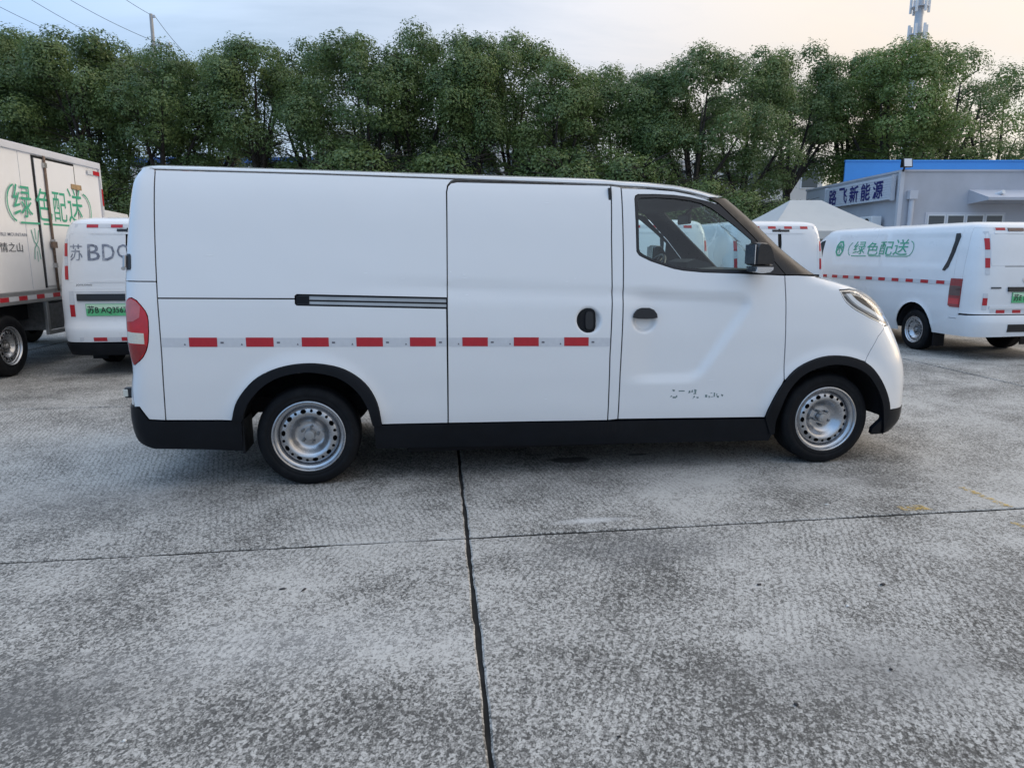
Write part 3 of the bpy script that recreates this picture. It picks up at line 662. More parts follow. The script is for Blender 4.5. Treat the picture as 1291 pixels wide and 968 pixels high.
K.panel('lamp_upper_lens', [(-.99, 1.15), (-.944, 1.168), (-.917, 1.155), (-.892, 1.126), (-.90, 1.06), (-.94, 1.035), (-.994, 1.03)], 'lamp_pink', tl, off=.0065, thick=.003, gap=.002, step=.018, det=False)
K.panel('reverse_lens', [(-.994, .975), (-.885, .968), (-.885, .905), (-.994, .91)], 'lamp_white', tl, off=.0065, thick=.003, step=.018, det=False)
K.panel('lamp_lower_lens', [(-.994, .90), (-.882, .90), (-.876, .888), (-.886, .862), (-.926, .808), (-.966, .784), (-.99, .83)], 'lamp_dark_red', tl, off=.006, thick=.003, step=.018, det=False)
K.panel('rear_bumper', [(-1.06, .518), (-.954, .522), (-.932, .488), (-.904, .444), (-.81, .438), (-.427, .432), (-.372, .431), (-.378, .30), (-.384, .235), (-.60, .25), (-.9, .262), (-1.0, .30), (-1.1, .30), (cr_(.32) - .01, .30), (cr_(.5) - .01, .518)], 'black_plastic', sides='merge', off=.010, thick=.05, gap=.002, step=.035, det=False)
for s_ in (0, 1):   # marker lamp, hinge
    def hw(m_): return (lambda V: V) if s_ == 0 else (lambda V: [(x, 1.72 - y, z) for x, y, z in V])
    f_ = hw(0)
    b = MB(); b.box(-1.072, -1.03, .09, .135, .575, .64, .006); b.V = f_(b.V); mk = b.build('marker_lamp', 'trim_black', van)
    b = MB(); b.box(-1.078, -1.05, .084, .125, .585, .63, .004); b.V = f_(b.V); b.build('marker_lens', 'lamp_white', mk)
    hr = K.panel('hinge', [(-.976, 1.333), (-.948, 1.333), (-.942, 1.345), (-.942, 1.412), (-.948, 1.424), (-.976, 1.424)], 'trim_black', sides='near' if s_ == 0 else 'far', off=.004, thick=.01, step=.02, det=False)
    q0, q1 = [SV.pt([(-.985, z)], .013)[0][0] for z in (1.345, 1.412)]; b = MB(); b.tube([q0, q1], .0115, 10); b.V = f_(b.V); b.build('hinge_pin', 'alu', hr, smooth=True, sharp=50)
    q0, q1 = [SV.pt([(a_, 1.337)], o_)[0][0] for a_, o_ in ((-1.05, .012), (-.985, .022))]; b = MB(); b.tube([q0, q1], .011, 8); b.V = f_(b.V); b.build('hinge_arm', 'alu', hr, smooth=True, sharp=50)
# wheel arch trims, sills, mud flaps
K.panel('arch_trim', ARO + [(.446, .382)] + ARI[::-1] + [(-.385, .434)], 'black_plastic', off=.018, thick=.05, step=.02)
K.panel('arch_trim', AFO + [(3.93, .30), (3.92, .262)] + AFI[::-1] + [(3.074, .27), (3.022, .39)], 'black_plastic', off=.018, thick=.05, step=.02)
K.panel('sill', [(.418, .388), (.883, .388), (3.02, .388), (3.098, .386), (3.10, .30), (3.074, .228), (.425, .231)], 'black_plastic', off=.006, thick=.06, step=.04, det=False)
for (x, z0, z1) in ((-.372, .225, .44),):
    for yy in (.0, 1.48): b = MB(); b.box(x - .012, x + .004, yy, yy + .24, z0, z1, .004); b.build('mud_flap', 'black_plastic', van)
# roof: gutter strip and skin
def roof_edge(x): return float(np.interp(x, [-.96, -.9, -.8, .9, 1.95, 2.02, 2.2, 2.374, 2.48, 2.583, 2.64], [1.90, 1.922, 1.928, 1.928, 1.926, 1.918, 1.912, 1.902, 1.884, 1.858, 1.842]))
V = []; F = []; xs = np.concatenate([np.linspace(-.95, -.8, 6), np.linspace(-.6, 1.9, 14), np.linspace(2.0, 2.66, 14)]); nv = 25
for x in xs:
    z = roof_edge(x); B = SV.base(np.array([x]), np.array([min(z, 1.925)]))[0]; ye = max(B[1] + .012, .125) if x > -.9 else B[1] + .02
    for k in range(nv):
        t = -1 + 2 * k / (nv - 1); t = math.copysign(abs(t) ** .6, t); y = .86 + t * (.86 - ye); crown = .052 * (1 - abs(t) ** 3.2)
        fwd = 0
        if x > 2.0: fwd = (x - 2.0) / .66 * .22 * (1 - abs(t) ** 3)
        if x < -.8: fwd = -(-.8 - x) / .15 * .03 * (1 - abs(t) ** 3)
        zz = z + crown * (1 if x < 2.2 else 1 - .35 * (x - 2.2) / .46) - .0155 * x
        V.append((x + fwd, y, zz))
for i in range(len(xs) - 1):
    for k in range(nv - 1): a_ = i * nv + k; F.append((a_, a_ + nv, a_ + nv + 1, a_ + 1))
rf = obj('roof', mesh('roof', V, F), 'paint', van)
e = [(x, roof_edge(x)) for x in xs]
K.panel('roof_rail', [(x, z) for x, z in e if x > -.83] + [(2.60, 1.840), (2.583, 1.846), (2.48, 1.87), (2.374, 1.887), (2.2, 1.896), (2.02, 1.9), (1.953, 1.906), (.96, 1.914), (.127, 1.919), (-.83, 1.916)], 'paint', off=.002, thick=.02, gap=.001, step=.02, det=False)
# dark inner shell seen in the shut lines
SH = [(-.98, .45), (-.99, .8), (-.99, 1.3), (-.97, 1.8), (-.86, 1.9), (1.95, 1.905), (2.374, 1.875), (2.576, 1.825), (2.666, 1.79)] + [(2.897, 1.585), (3.115, 1.345), (3.36, 1.332), (3.46, 1.31), (3.50, 1.27), (3.50, 1.24), (3.53, 1.18), (3.60, 1.12), (3.72, 1.06), (3.90, 1.0), (4.1, .98), (4.1, .45), (3.95, .45)] + AFO[::-1] + [(.466, .39)] + ARO[::-1]
K.panel('inner_shell', SH, 'cavity', holes=[shrink(WO, -.004)], off=-.05, thick=0, step=.06, det=False)
# tape
tape = K.panel('reflective_tape', [(-.792, .9415), (-.792, .889), (.880, .8865), (.880, .941)], 'white_tape', sides='near', off=.0012, thick=.001, step=.05)
tape2 = K.panel('reflective_tape', [(.894, .941), (.894, .8865), (1.926, .885), (1.926, .940)], 'white_tape', sides='near', off=.0012, thick=.001, step=.05)
for k in range(8):
    a0 = -.637 + .3232 * k; tp = tape if k < 5 else tape2
    K.panel('red_block', [(a0, .9435), (a0, .8885), (a0 + .159, .888), (a0 + .159, .943)], 'red_tape', tp, sides='near', off=.0024, thick=.001, step=.05)
    K.prints('tape_mark', join2(([(a0 + .178, .918), (a0 + .196, .918), (a0 + .196, .908), (a0 + .178, .908)], [(3, 2, 1, 0)]), ([(a0 - .03, .898), (a0 - .018, .898), (a0 - .024, .910)], [(0, 1, 2)])), .0028, 'tape_print', tp)['kind'] = 'stuff'
# handles
def blob(cx, cz, rx, rz, n=20, e=2.6): return [(cx + rx * math.copysign(abs(math.cos(t)) ** (2 / e), math.cos(t)), cz + rz * math.copysign(abs(math.sin(t)) ** (2 / e), math.sin(t))) for t in [2 * math.pi * k / n for k in range(n)]]
h = K.panel('door_handle', blob(1.766, 1.05, .066, .078, 24, 3.6), 'black_plastic', sdoor, off=-.006, thick=.02, step=.015, det=False)
K.panel('handle_slot', blob(1.748, 1.05, .020, .052), 'cavity', h, off=-.0045, thick=.001, step=.015, det=False)
K.panel('handle_grip', blob(1.787, 1.05, .026, .056, 20, 3.4), 'trim_black', h, off=.008, thick=.016, step=.012, det=False)
h2 = [(2.076, 1.068), (2.08, 1.092), (2.10, 1.118), (2.13, 1.131), (2.18, 1.131), (2.212, 1.118), (2.232, 1.092), (2.236, 1.068), (2.2, 1.062), (2.156, 1.060), (2.11, 1.062)]
K.panel('door_handle', h2, 'trim_black', fdoor, off=.012, thick=.03, step=.015, det=False)
# ghost of removed lettering on the door
gv = []; gf = []
for (x, z, a_, b_) in ((2.362, .592, .012, .006), (2.372, .545, .020, .008), (2.352, .553, .010, .010), (2.388, .552, .008, .012), (2.42, .588, .034, .005), (2.476, .582, .010, .016), (2.494, .586, .008, .014), (2.512, .582, .010, .020), (2.512, .568, .016, .005), (2.51, .548, .008, .012), (2.532, .542, .012, .006), (2.50, .536, .012, .005),
                       (2.592, .552, .012, .014), (2.612, .546, .006, .010), (2.632, .545, .020, .006), (2.648, .560, .007, .022), (2.628, .572, .010, .005), (2.672, .546, .012, .008), (2.665, .56, .005, .01), (2.70, .555, .010, .006)):
    a_, b_ = a_ * 1.2, b_ * 1.25; n = len(gv); k = random.uniform(-.006, .006); gv += [(x - a_ / 2 + k, z - b_ / 2), (x + a_ / 2, z - b_ / 2 - k), (x + a_ / 2 + k, z + b_ / 2), (x - a_ / 2, z + b_ / 2 + k)]; gf.append((n, n + 1, n + 2, n + 3))
K.prints('lettering_remnant', (np.array(gv), gf), .0012, 'remnant', fdoor[0])['kind'] = 'stuff'
gv = []; gf = []
for (x, z, a_, b_) in ((.915, 1.345, .014, .008), (.998, 1.328, .030, .007), (1.0, 1.306, .040, .004), (1.012, 1.206, .030, .006), (1.70, 1.312, .018, .006), (1.645, 1.292, .030, .005), (1.53, 1.776, .050, .005), (-.50, 1.423, .055, .008), (.62, 1.30, .035, .004), (.40, 1.33, .028, .005), (1.51, .545, .020, .006), (2.62, .66, .05, .004)):
    n = len(gv); gv += [(x - a_ / 2, z), (x, z - b_ / 2), (x + a_ / 2, z + b_ * .2), (x + a_ * .1, z + b_ / 2)]; gf.append((n, n + 1, n + 2, n + 3))
K.prints('scuff_mark', (np.array(gv), gf), .0012, 'scuff')['kind'] = 'stuff'
# dried drip marks on the sill under the pillar
for k in range(9):
    x = 1.80 + k * .026 + random.uniform(-.008, .008); l = random.uniform(.05, .14); wd = random.uniform(.004, .012)
    K.panel('drip_mark', [(x, .384), (x + wd, .384), (x + wd * .8, .384 - l), (x + wd * .2, .384 - l)], 'cavity', sides='near', off=.0072, thick=0, step=.05, det=False)
# mirrors
for s_ in (0, 1):
    f_ = (lambda V: V) if s_ == 0 else (lambda V: [(x, 1.72 - y, z) for x, y, z in V])
    def shell(poly, y0, y1, bulge, name, m_, par):
        V = []; F = []; n = len(poly); c = np.mean(poly, 0)
        rings = [(y0, .86), (y0 + (y1 - y0) * .12, .97), (y0 + (y1 - y0) * .5, 1.0), (y0 + (y1 - y0) * .86, .96), (y1, .84)]
        for y, k in rings:
            for p in poly: q = c + (np.array(p) - c) * k; V.append((q[0] + bulge * (y - y0), y, q[1]))
        for i in range(len(rings) - 1):
            for k in range(n): F.append((i * n + k, i * n + (k + 1) % n, (i + 1) * n + (k + 1) % n, (i + 1) * n + k))
        F += [tuple(range(n))[::-1], tuple(len(V) - n + k for k in range(n))]
        b = MB(); b.V = f_(V); b.F = F; return b.build(name, m_, par, smooth=True, sharp=48)
    zz = -.0155 * 2.85
    top = [(2.812, 1.415), (2.812, 1.50), (2.818, 1.548), (2.835, 1.560), (2.880, 1.556), (2.905, 1.538), (2.925, 1.50), (2.938, 1.452), (2.94, 1.425), (2.93, 1.413)]
    mr = shell([(x - .01, z + zz - .005) for x, z in top], -.20, -.035, .02, 'side_mirror', 'pillar_black', van)
    shell([(2.803, 1.372 + zz), (2.803, 1.406 + zz), (2.928, 1.404 + zz), (2.926, 1.385 + zz), (2.905, 1.368 + zz), (2.86, 1.362 + zz)], -.198, -.04, .02, 'mirror_band', 'chrome', mr)
    shell([(2.83, 1.365 + zz), (2.835, 1.385 + zz), (2.93, 1.39 + zz), (2.95, 1.38 + zz), (2.92, 1.360 + zz)], -.10, .05, .10, 'mirror_arm', 'pillar_black', mr)
    b = MB(); b.box(2.797, 2.802, -.185, -.05, 1.42 + zz, 1.54 + zz); b.V = f_(b.V); b.build('mirror_glass', 'chrome', mr)
# wheels
wl = make_wheel(van)
place_wheel(wl, van, .014, .018, .315, first=True); place_wheel(wl, van, 3.487, .018, .315)
place_wheel(wl, van, .014, 1.702, .315, near=False); place_wheel(wl, van, 3.487, 1.702, .315, near=False)
# wheel housings, floor, axle and underbody
for cx, cz, x0 in ((.022, .335, 0), (3.475, .34, 1)):
    for yy in (.02, 1.38):
        b = MB(); V = []; F = []; n = 17
        for k in range(n):
            t = R(-2 + 184 * k / (n - 1)); 
            for y in (yy, yy + .32): V.append((cx + .43 * math.cos(t), y, cz + .42 * math.sin(t)))
        for k in range(n - 1): F.append((2 * k, 2 * k + 1, 2 * k + 3, 2 * k + 2))
        b.add(V, F); b.build('wheel_housing', 'cavity', van, smooth=True, fix=False)
b = MB(); b.box(-.9, -.42, .20, 1.52, .34, .46).box(.47, 3.0, .10, 1.62, .26, .42).box(-.45, .5, .38, 1.34, .40, .50).box(3.0, 4.0, .40, 1.32, .30, .60); b.build('underbody', 'cavity', van)
b = MB(); b.box(.62, 2.95, .14, 1.58, .15, .30, .02); b.build('battery_shade_box', 'cavity', van)  # unseen battery pack, added to deepen the shadow beneath the van
b = MB(); b.tube([(.014, .16, .315), (.014, 1.56, .315)], .045, 10); b.build('rear_axle', 'cavity', van, smooth=True)
# cab interior
b = MB(); b.prism([(3.35, .6), (3.42, 1.30), (3.30, 1.305), (3.05, 1.335), (2.86, 1.32), (2.80, 1.22), (2.86, .95), (3.0, .6)], .12, 1.60, 'y'); b.build('dashboard', 'interior', van)
b = MB(); b.prism([(3.05, 1.325), (2.83, 1.31), (2.83, 1.37), (2.90, 1.395), (3.02, 1.365)], 1.02, 1.45, 'y'); b.build('instrument_hood', 'interior', van)
sw = MB(); cs = Vector((2.60, 1.24, 1.27)); ax_ = Vector((-.82, 0, .57)).normalized(); u_ = Vector((0, 1, 0)); v_ = ax_.cross(u_)
ring = [cs + (u_ * math.cos(2 * math.pi * k / 28) + v_ * math.sin(2 * math.pi * k / 28)) * .185 for k in range(29)]
sw.tube(ring, .016, 8, cap=False)
for a_ in (0, 180, 270): sw.tube([cs, cs + (u_ * math.cos(R(a_)) + v_ * math.sin(R(a_))) * .18], .017, 6)
sw.tube([cs - ax_ * .02, cs + ax_ * .03], .06, 12); sw.tube([cs, cs - ax_ * .35], .03, 8)
sw.build('steering_wheel', 'trim_black', van, smooth=True)
for y0 in (.22, 1.0):
    b = MB(); b.prism([(2.62, .82), (2.62, .93), (2.2, .88), (2.16, .78)], y0, y0 + .5, 'y'); st = b.build('seat', 'fabric', van)
    b = MB(); b.prism([(2.24, .86), (2.10, .84), (1.98, 1.40), (2.06, 1.42)], y0 + .02, y0 + .48, 'y'); b.build('backrest', 'fabric', st)
    b = MB(); b.box(1.96, 2.05, y0 + .13, y0 + .37, 1.44, 1.60, .02); b.build('headrest', 'fabric', st)
b = MB(); b.box(1.93, 1.945, .10, 1.62, .45, 1.85); b.build('bulkhead', 'interior', van)
V = []; F = []
for i, x in enumerate(np.linspace(1.95, 2.72, 9)):
    for k in range(9):
        t = -1 + k / 4; V.append((x + (x - 1.95) / .77 * .16 * (1 - t * t), .86 + t * .70, roof_edge(min(x, 2.64)) - .035 + .02 * (1 - t * t) - .0155 * x))
for i in range(8):
    for k in range(8): a_ = i * 9 + k; F.append((a_, a_ + 9, a_ + 10, a_ + 1))
obj('headliner', mesh('headliner', V, F), 'interior', van)
b = MB(); b.box(2.72, 2.745, .74, .98, 1.655, 1.73, .012).tube([(2.735, .86, 1.72), (2.80, .86, 1.79)], .012, 6); b.build('rear_view_mirror', 'trim_black', van)
b = MB(); b.box(1.945, 3.0, .10, 1.62, .43, .46); b.build('cab_floor', 'interior', van)
van.location = (0, 0, 0)

# ------------------------------------------------------------------ parked vans behind (rear towards us), x forward from the rear face, y to the left
GS = Surf([(.1, -.72), (.25, -.78), (.4, -.825), (.6, -.85), (.95, -.85), (1.2, -.83), (1.5, -.785), (1.7, -.735), (1.8, -.69), (1.86, -.63), (1.95, -.5)],
          [(.2, .03), (.3, -.01), (.45, -.03), (.58, -.03), (.62, .02), (.9, .02), (1.2, .045), (1.5, .085), (1.7, .125), (1.8, .17), (1.86, .24), (1.95, .34)],
          [(.2, 5.30), (.4, 5.38), (.6, 5.4), (.8, 5.36), (.95, 5.25), (1.05, 5.02), (1.1, 4.86), (1.3, 4.62), (1.6, 4.28), (1.8, 4.0), (1.86, 3.86), (1.95, 3.6)],
          [(.1, .5), (.9, .5), (1.1, .4), (1.95, .35)], [(.1, 2.8), (2, 2.8)], .42, 0, nr=4.6, z1=1.96)
def gdet(a, z):
    d = np.zeros(len(a)); P = np.stack([a, z], 1)
    for poly in (([(.62, 1.26), (.58, 1.70), (2.02, 1.72), (2.02, 1.26)]), ([(2.12, 1.26), (2.12, 1.72), (3.42, 1.72), (3.42, 1.26)])):
        d += .010 * sst(-.012, .022, sd(P, poly))
    d += .006 * sst(-.01, .01, 1.0 - z) * sst(-.0, .06, z - .86) * (a > .45) + .0005 * np.sin(a * 9 + z * 5) * np.sin(z * 12 - a * 2)
    for cx in (1.18, 4.45):
        r = np.hypot(a - cx, z - .33); d -= .016 * (1 - sst(.37, .44, r)) * sst(.3, .42, z)
    return d
GS.detail = gdet
def rrect(y0, y1, z0, z1):
    """rectangle on the rear face, y measured from the centre line (near = right side is negative)"""
    zz = np.linspace(z0, z1, 5)
    return [(GS.at_y(y, z0), z0) for y in np.linspace(y0, y1, 6)] + [(GS.at_y(y1, z), z) for z in zz[1:]] + [(GS.at_y(y, z1), z1) for y in np.linspace(y1, y0, 6)[1:]] + [(GS.at_y(y0, z), z) for z in zz[::-1][1:-1]]
class BackPart:
    """small shapes laid on the rear face at y0..y1 (left positive), z0..z1, following its slope"""
    def __init__(s, root): s.root = root
    def px(s, y, z, off):
        a = GS.at_y(-abs(y), z); p, n = GS.pt([(a, z)], off, False); return (p[0][0], y, p[0][2])
    def rect(s, name, y0, y1, z0, z1, off, m, parent=None, thick=.006, nz=4, ny=6):
        V = []; F = []
        for z in np.linspace(z0, z1, nz):
            for y in np.linspace(y0, y1, ny): V.append(s.px(y, z, off))
        for i in range(nz - 1):
            for k in range(ny - 1): a = i * ny + k; F.append((a, a + ny, a + ny + 1, a + 1))
        B = [i for i in range(ny)] + [ny * k + ny - 1 for k in range(1, nz)] + [ny * nz - 1 - i for i in range(1, ny)] + [ny * k for k in range(nz - 2, 0, -1)]
        n = len(V); V += [V[i] for i in B]; n2 = len(V); V += [(V[i][0] + thick, V[i][1], V[i][2]) for i in B]; mB = len(B)
        for k in range(mB): F.append((n + k, n + (k + 1) % mB, n2 + (k + 1) % mB, n2 + k))
        b = MB(); b.V = V; b.F = F; o = b.build(name, m, parent or s.root)
        return o
    def text(s, name, body, y0, y1, z0, z1, off, m, parent=None, bold=.0):
        g, F = text_geo(body, 0, 1, z0, z1, bold)   # reads left to right as y runs from left to right (y decreasing)
        V = [s.px(y0 + (y1 - y0) * p[0], p[1], off) for p in g]
        return obj(name, mesh(name, V, F, False), m, parent or s.root)
gwheel = None
def parked_van(loc, rz, label, kind, group='white vans parked behind the front van'):
    global gwheel
    root = tag(empty('parked_van', loc, rz), label, 'van', group); k = VanKit(GS, root); B = BackPart(root); P = 'paint_dirty'
    def archc(cx): return [(cx + .385 * math.cos(R(t)), .33 + .385 * math.sin(R(t))) for t in range(180, -1, -12)]
    side = [(.46, .42)] + [(.46, .36), (1.18 - .385, .30)] + archc(1.18) + [(1.18 + .385, .26), (4.45 - .385, .26)] + archc(4.45) + [(4.86, .30), (4.90, .62), (4.90, .95), (4.78, 1.02), (4.66, 1.05), (4.48, 1.10), (4.22, 1.42), (3.98, 1.66), (3.80, 1.775), (.50, 1.775), (.47, 1.5), (.44, 1.1)]
    k.panel('body_side', side, P, gap=.002, step=.034 if kind == 'b' else .06, holes=[])
    # rear quarter corner
    lampz = (.72, 1.08)
    corner = [(.44, 1.1), (.47, 1.5), (.50, 1.775), (.345, 1.775), (.335, 1.74), (.30, 1.5), (.285, 1.1), (.28, .62)] + ([(.29, .55), (.46, .55)] if kind == 'b' else [(.28, .40), (.46, .40)])
    k.panel('rear_corner', corner, P, gap=.001, step=.03, det=False)
    zb = .62 if kind == 'b' else .40
    gate = [(.28, zb), (.285, 1.1), (.30, 1.5), (.335, 1.74), (.345, 1.775)] + [(GS.cr(1.775) - .01, 1.775), (GS.cr(1.2) - .01, 1.2), (GS.cr(zb) - .01, zb)]
    gt = k.panel('tailgate', gate, P, sides='merge', gap=.003, step=.05, det=False)
    bo_ = [(.78, .31), (.78, .42), (.46, .545), (.29, .545), (.27, .60), (GS.cr(.6) - .01, .60), (GS.cr(.33) - .01, .33), (.4, .31)] if kind == 'b' else [(.78, .25), (.78, .36), (.46, .39), (.28, .39), (GS.cr(.39) - .01, .39), (GS.cr(.25) - .01, .25)]
    k.panel('rear_bumper', bo_, P if kind == 'b' else 'black_plastic', sides='merge', off=.02, thick=.05, gap=.002, step=.05, det=False)
    k.panel('front_end', [(4.90, .30), (4.90, .95), (4.78, 1.02), (4.66, 1.05)] + [(4.72, 1.08), (GS.cf(1.08) + .01, 1.09), (GS.cf(.9) + .01, .9), (GS.cf(.3) + .01, .3)], P, sides='merge', gap=.003, step=.08, det=False)
    k.panel('windscreen', [(4.55, 1.10), (4.26, 1.42), (4.00, 1.68), (3.94, 1.772), (GS.cf(1.772) + .01, 1.772), (GS.cf(1.4) + .01, 1.4), (GS.cf(1.1) + .01, 1.1)], 'pane_dark', sides='merge', step=.1, det=False)
    k.panel('side_window', [(3.78, 1.16), (4.34, 1.14), (4.12, 1.42), (3.92, 1.64), (3.80, 1.66)], 'pane_dark', off=.004, thick=.006, step=.1, gap=.004)
    # roof: rings shrinking from the gutter line to the middle
    ss = np.concatenate([np.linspace(GS.cr(1.775), .3, 14), np.linspace(.34, .6, 8), np.linspace(.9, 3.6, 8), np.linspace(3.7, GS.cf(1.775), 14)]); E0 = GS.base(ss, np.full(len(ss), 1.775))
    loop = [tuple(q) for q in E0] + [(q[0], -q[1], q[2]) for q in E0[::-1][1:-1]]; V = []; F = []; nl_ = len(loop); ring = [(1, 0), (.985, .022), (.95, .045), (.88, .066), (.75, .084), (.5, .096), (.2, .10), (.02, .10)]
    for t, dz in ring: V += [(2.05 + (q[0] - 2.05) * (1 - (1 - t) * .6), q[1] * t, q[2] + dz - .0015) for q in loop]
    for a in range(len(ring) - 1):
        for c in range(nl_): F.append((a * nl_ + c, a * nl_ + (c + 1) % nl_, (a + 1) * nl_ + (c + 1) % nl_, (a + 1) * nl_ + c))
    b = MB(); b.V = V; b.F = F; b.build('roof', P, root, smooth=True, sharp=60)
    b = MB(); b.box(.35, 5.0, -.66, .66, .30, .44); b.box(.1, .5, -.6, .6, .34, .5); b.build('underbody', 'cavity', root)
    b = MB(); b.box(.30, 3.4, -.68, .68, .44, 1.70); b.build('load_liner', 'cavity', root)
    if gwheel is None:
        gwheel = make_wheel(root, .30, .18, .195, big=False); place_wheel(gwheel, root, 1.18, -.80, .30, first=True)
    else: place_wheel(gwheel, root, 1.18, -.80, .30)
    place_wheel(gwheel, root, 1.18, .80, .30, near=False); place_wheel(gwheel, root, 4.45, -.80, .30); place_wheel(gwheel, root, 4.45, .80, .30, near=False)
    for cx in (1.18, 4.45):
        for y0 in (-.80, .50):
            V = []; F = []
            for j in range(13):
                t = R(15 * j); V += [(cx + .39 * math.cos(t), y0, .33 + .39 * math.sin(t)), (cx + .39 * math.cos(t), y0 + .3, .33 + .39 * math.sin(t))]
            for j in range(12): F.append((2 * j, 2 * j + 1, 2 * j + 3, 2 * j + 2))
            obj('wheel_housing', mesh('wheel_housing', V, F), 'cavity', root)
    b = MB(); b.tube([(1.18, -.7, .30), (1.18, .7, .30)], .05, 8).tube([(1.0, 0, .32), (1.3, 0, .32)], .12, 10).tube([(.25, -.35, .27), (.9, -.35, .30)], .035, 8); b.build('rear_axle', 'steel_dark', root, smooth=True)
    for y in (-.80, .62):
        b = MB(); b.box(.76, .775, y, y + .18, .10, .38); b.build('mud_flap', 'black_plastic', root)
    return root, k, B, gt
def plate(B, gt, y0, z0, body):
    p = B.rect('number_plate', y0, y0 - .48, z0, z0 + .14, .012, 'plate_green', gt, .008)
    B.rect('plate_fade', y0 - .006, y0 - .474, z0 + .085, z0 + .134, .0135, 'plate_pale', p, .001)
    B.text('plate_text', body, y0 - .02, y0 - .46, z0 + .022, z0 + .118, .016, 'plate_black', p, .012)
    b = MB(); return p
def boards(B, k, root, gt):
    pass

# left van: stencilled letters on the panel
def van_a(loc, label, letters=None, plate_txt=None, deco=True):
    root, k, B, gt = parked_van(loc, R(90), label, 'a')
    # pressed frame of the upper panel
    b = MB()
    for (y0, y1, z0, z1) in ((-.68, .68, 1.10, 1.13), (-.64, .64, 1.655, 1.68)):
        B.rect('panel_frame', y0, y1, z0, z1, .006, 'paint_dirty', gt, .008)
    for (y0, y1) in ((.66, .685), (-.685, -.66)): B.rect('panel_frame', y0, y1, 1.13, 1.655, .006, 'paint_dirty', gt, .008, ny=3)
    B.rect('door_joint', .006, -.006, .62, 1.72, .002, 'trim_black', gt, .002, ny=2, nz=8) if letters is None else None
    B.rect('brake_lamp', .12, -.16, 1.685, 1.713, .012, 'trim_black', gt, .015)
    B.rect('handle_bar', .60, -.24, .885, .965, .022, 'trim_black', gt, .03)
    B.rect('lower_swage', .62, -.62, .99, 1.035, .008, 'paint_dirty', gt, .012)
    for sgn in (1, -1):
        lamp = k.panel('tail_light', [(.44, 1.08), (.44, .70), (.36, .66), (.30, .66), (.255, .72), (.255, 1.0), (.28, 1.08)], 'lamp_dark_red', sides='far' if sgn > 0 else 'near', off=.008, thick=.03, step=.03, det=False)
        k.panel('clear_lens', [(.43, .95), (.43, .80), (.26, .80), (.26, .95)], 'lamp_white', lamp, sides='far' if sgn > 0 else 'near', off=.0105, thick=.004, step=.03, det=False)
        k.panel('lamp_bracket', [(.40, 1.30), (.40, 1.18), (.33, 1.18), (.33, 1.30)], 'frame_white', sides='far' if sgn > 0 else 'near', off=.012, thick=.012, step=.04, det=False)
    def tp(y0, y1, z0, z1):
        t = B.rect('reflective_tape', y0, y1, z0, z1, .0035, 'white_tape', gt, .002); return t
    def rd(t, y0, y1, z0, z1): B.rect('red_block', y0, y1, z0, z1, .005, 'red_tape', t, .001, ny=3)
    t = tp(.60, -.60, 1.728, 1.765)
    for y in (.46, .19, -.08, -.35): rd(t, y, y - .13, 1.728, 1.765)
    for sgn in (1, -1):
        t = tp(sgn * .735, sgn * .69, 1.12, 1.60); rd(t, sgn * .735, sgn * .69, 1.40, 1.55); rd(t, sgn * .735, sgn * .69, 1.13, 1.29)
        t = tp(sgn * .70, sgn * .64, .70, 1.0); rd(t, sgn * .70, sgn * .64, .70, .84)
    t = tp(.60, -.60, .415, .46)
    for y in (.44, .13, -.18, -.45): rd(t, y, y - .15, .415, .46)
    if letters:
        B.text('stencil_letter', letters[0], .655, .51, 1.35, 1.54, .004, 'grey_letter', gt, .0)
        y = .455
        for c in letters[1:]: B.text('stencil_letter', c, y, y - .14, 1.35, 1.54, .004, 'grey_letter', gt, .008); y -= .163
        B.text('badge_lettering', 'JOYLONG', .60, .42, 1.055, 1.08, .011, 'dark_letter', gt, .01)
    else: root.scale = (1, 1, 1.045)
    if plate_txt: plate(B, gt, .51, .71, plate_txt)
    return root
van_a((-2.62, 4.53, 0), 'white van with stencilled grey letters and green plate, behind the front van\'s tail', '苏BDQ', '苏B AQ3567')
van_a((6.42, 6.2, 0), 'white van with plain rear doors between front van\'s windscreen and the logo van')
van_a((4.42, 6.0, 0), 'white van seen through the cab windows of the front van')

# right van with the green delivery logo
root, k, B, gt = parked_van((8.97, 4.18, 0), R(90), 'white van with green characters on its flank, parked at the right edge', 'b')
B.rect('panel_groove', .66, -.66, 1.255, 1.262, .0015, 'trim_black', gt, .001)
for (y0, y1, z0, z1) in ((-.60, .60, 1.27, 1.295), (-.55, .55, 1.69, 1.715)): B.rect('panel_frame', y0, y1, z0, z1, .006, 'paint_dirty', gt, .008)
for (y0, y1) in ((.58, .61), (-.61, -.58)): B.rect('panel_frame', y0, y1, 1.295, 1.69, .006, 'paint_dirty', gt, .008, ny=3)
B.rect('brake_lamp', .36, .13, 1.722, 1.762, .012, 'smoked', gt, .015)
B.rect('handle_bar', .36, -.36, .925, .985, .025, 'trim_black', gt, .03)
B.rect('badge_lettering', .60, .46, .965, .985, .010, 'dark_letter', gt, .004)
def disc_pts(y, z, ry, rz): return [(y + ry * math.cos(2 * math.pi * i / 24), z + rz * math.sin(2 * math.pi * i / 24)) for i in range(24)]
for (ry, rz, off, mm, nm) in ((.085, .05, .008, 'chrome', 'badge'), (.074, .040, .010, 'badge_blue', 'badge_face')):
    V = [B.px(p[0], p[1], off) for p in disc_pts(.0 + .06, 1.08, ry, rz)]; o = obj(nm, mesh(nm, V, [tuple(range(24))], False), mm, gt)
B.rect('badge_stroke', .10, .02, 1.076, 1.084, .0115, 'frame_white', gt, .001, ny=2, nz=2)
plate(B, gt, .29, .775, '苏E DN4546')
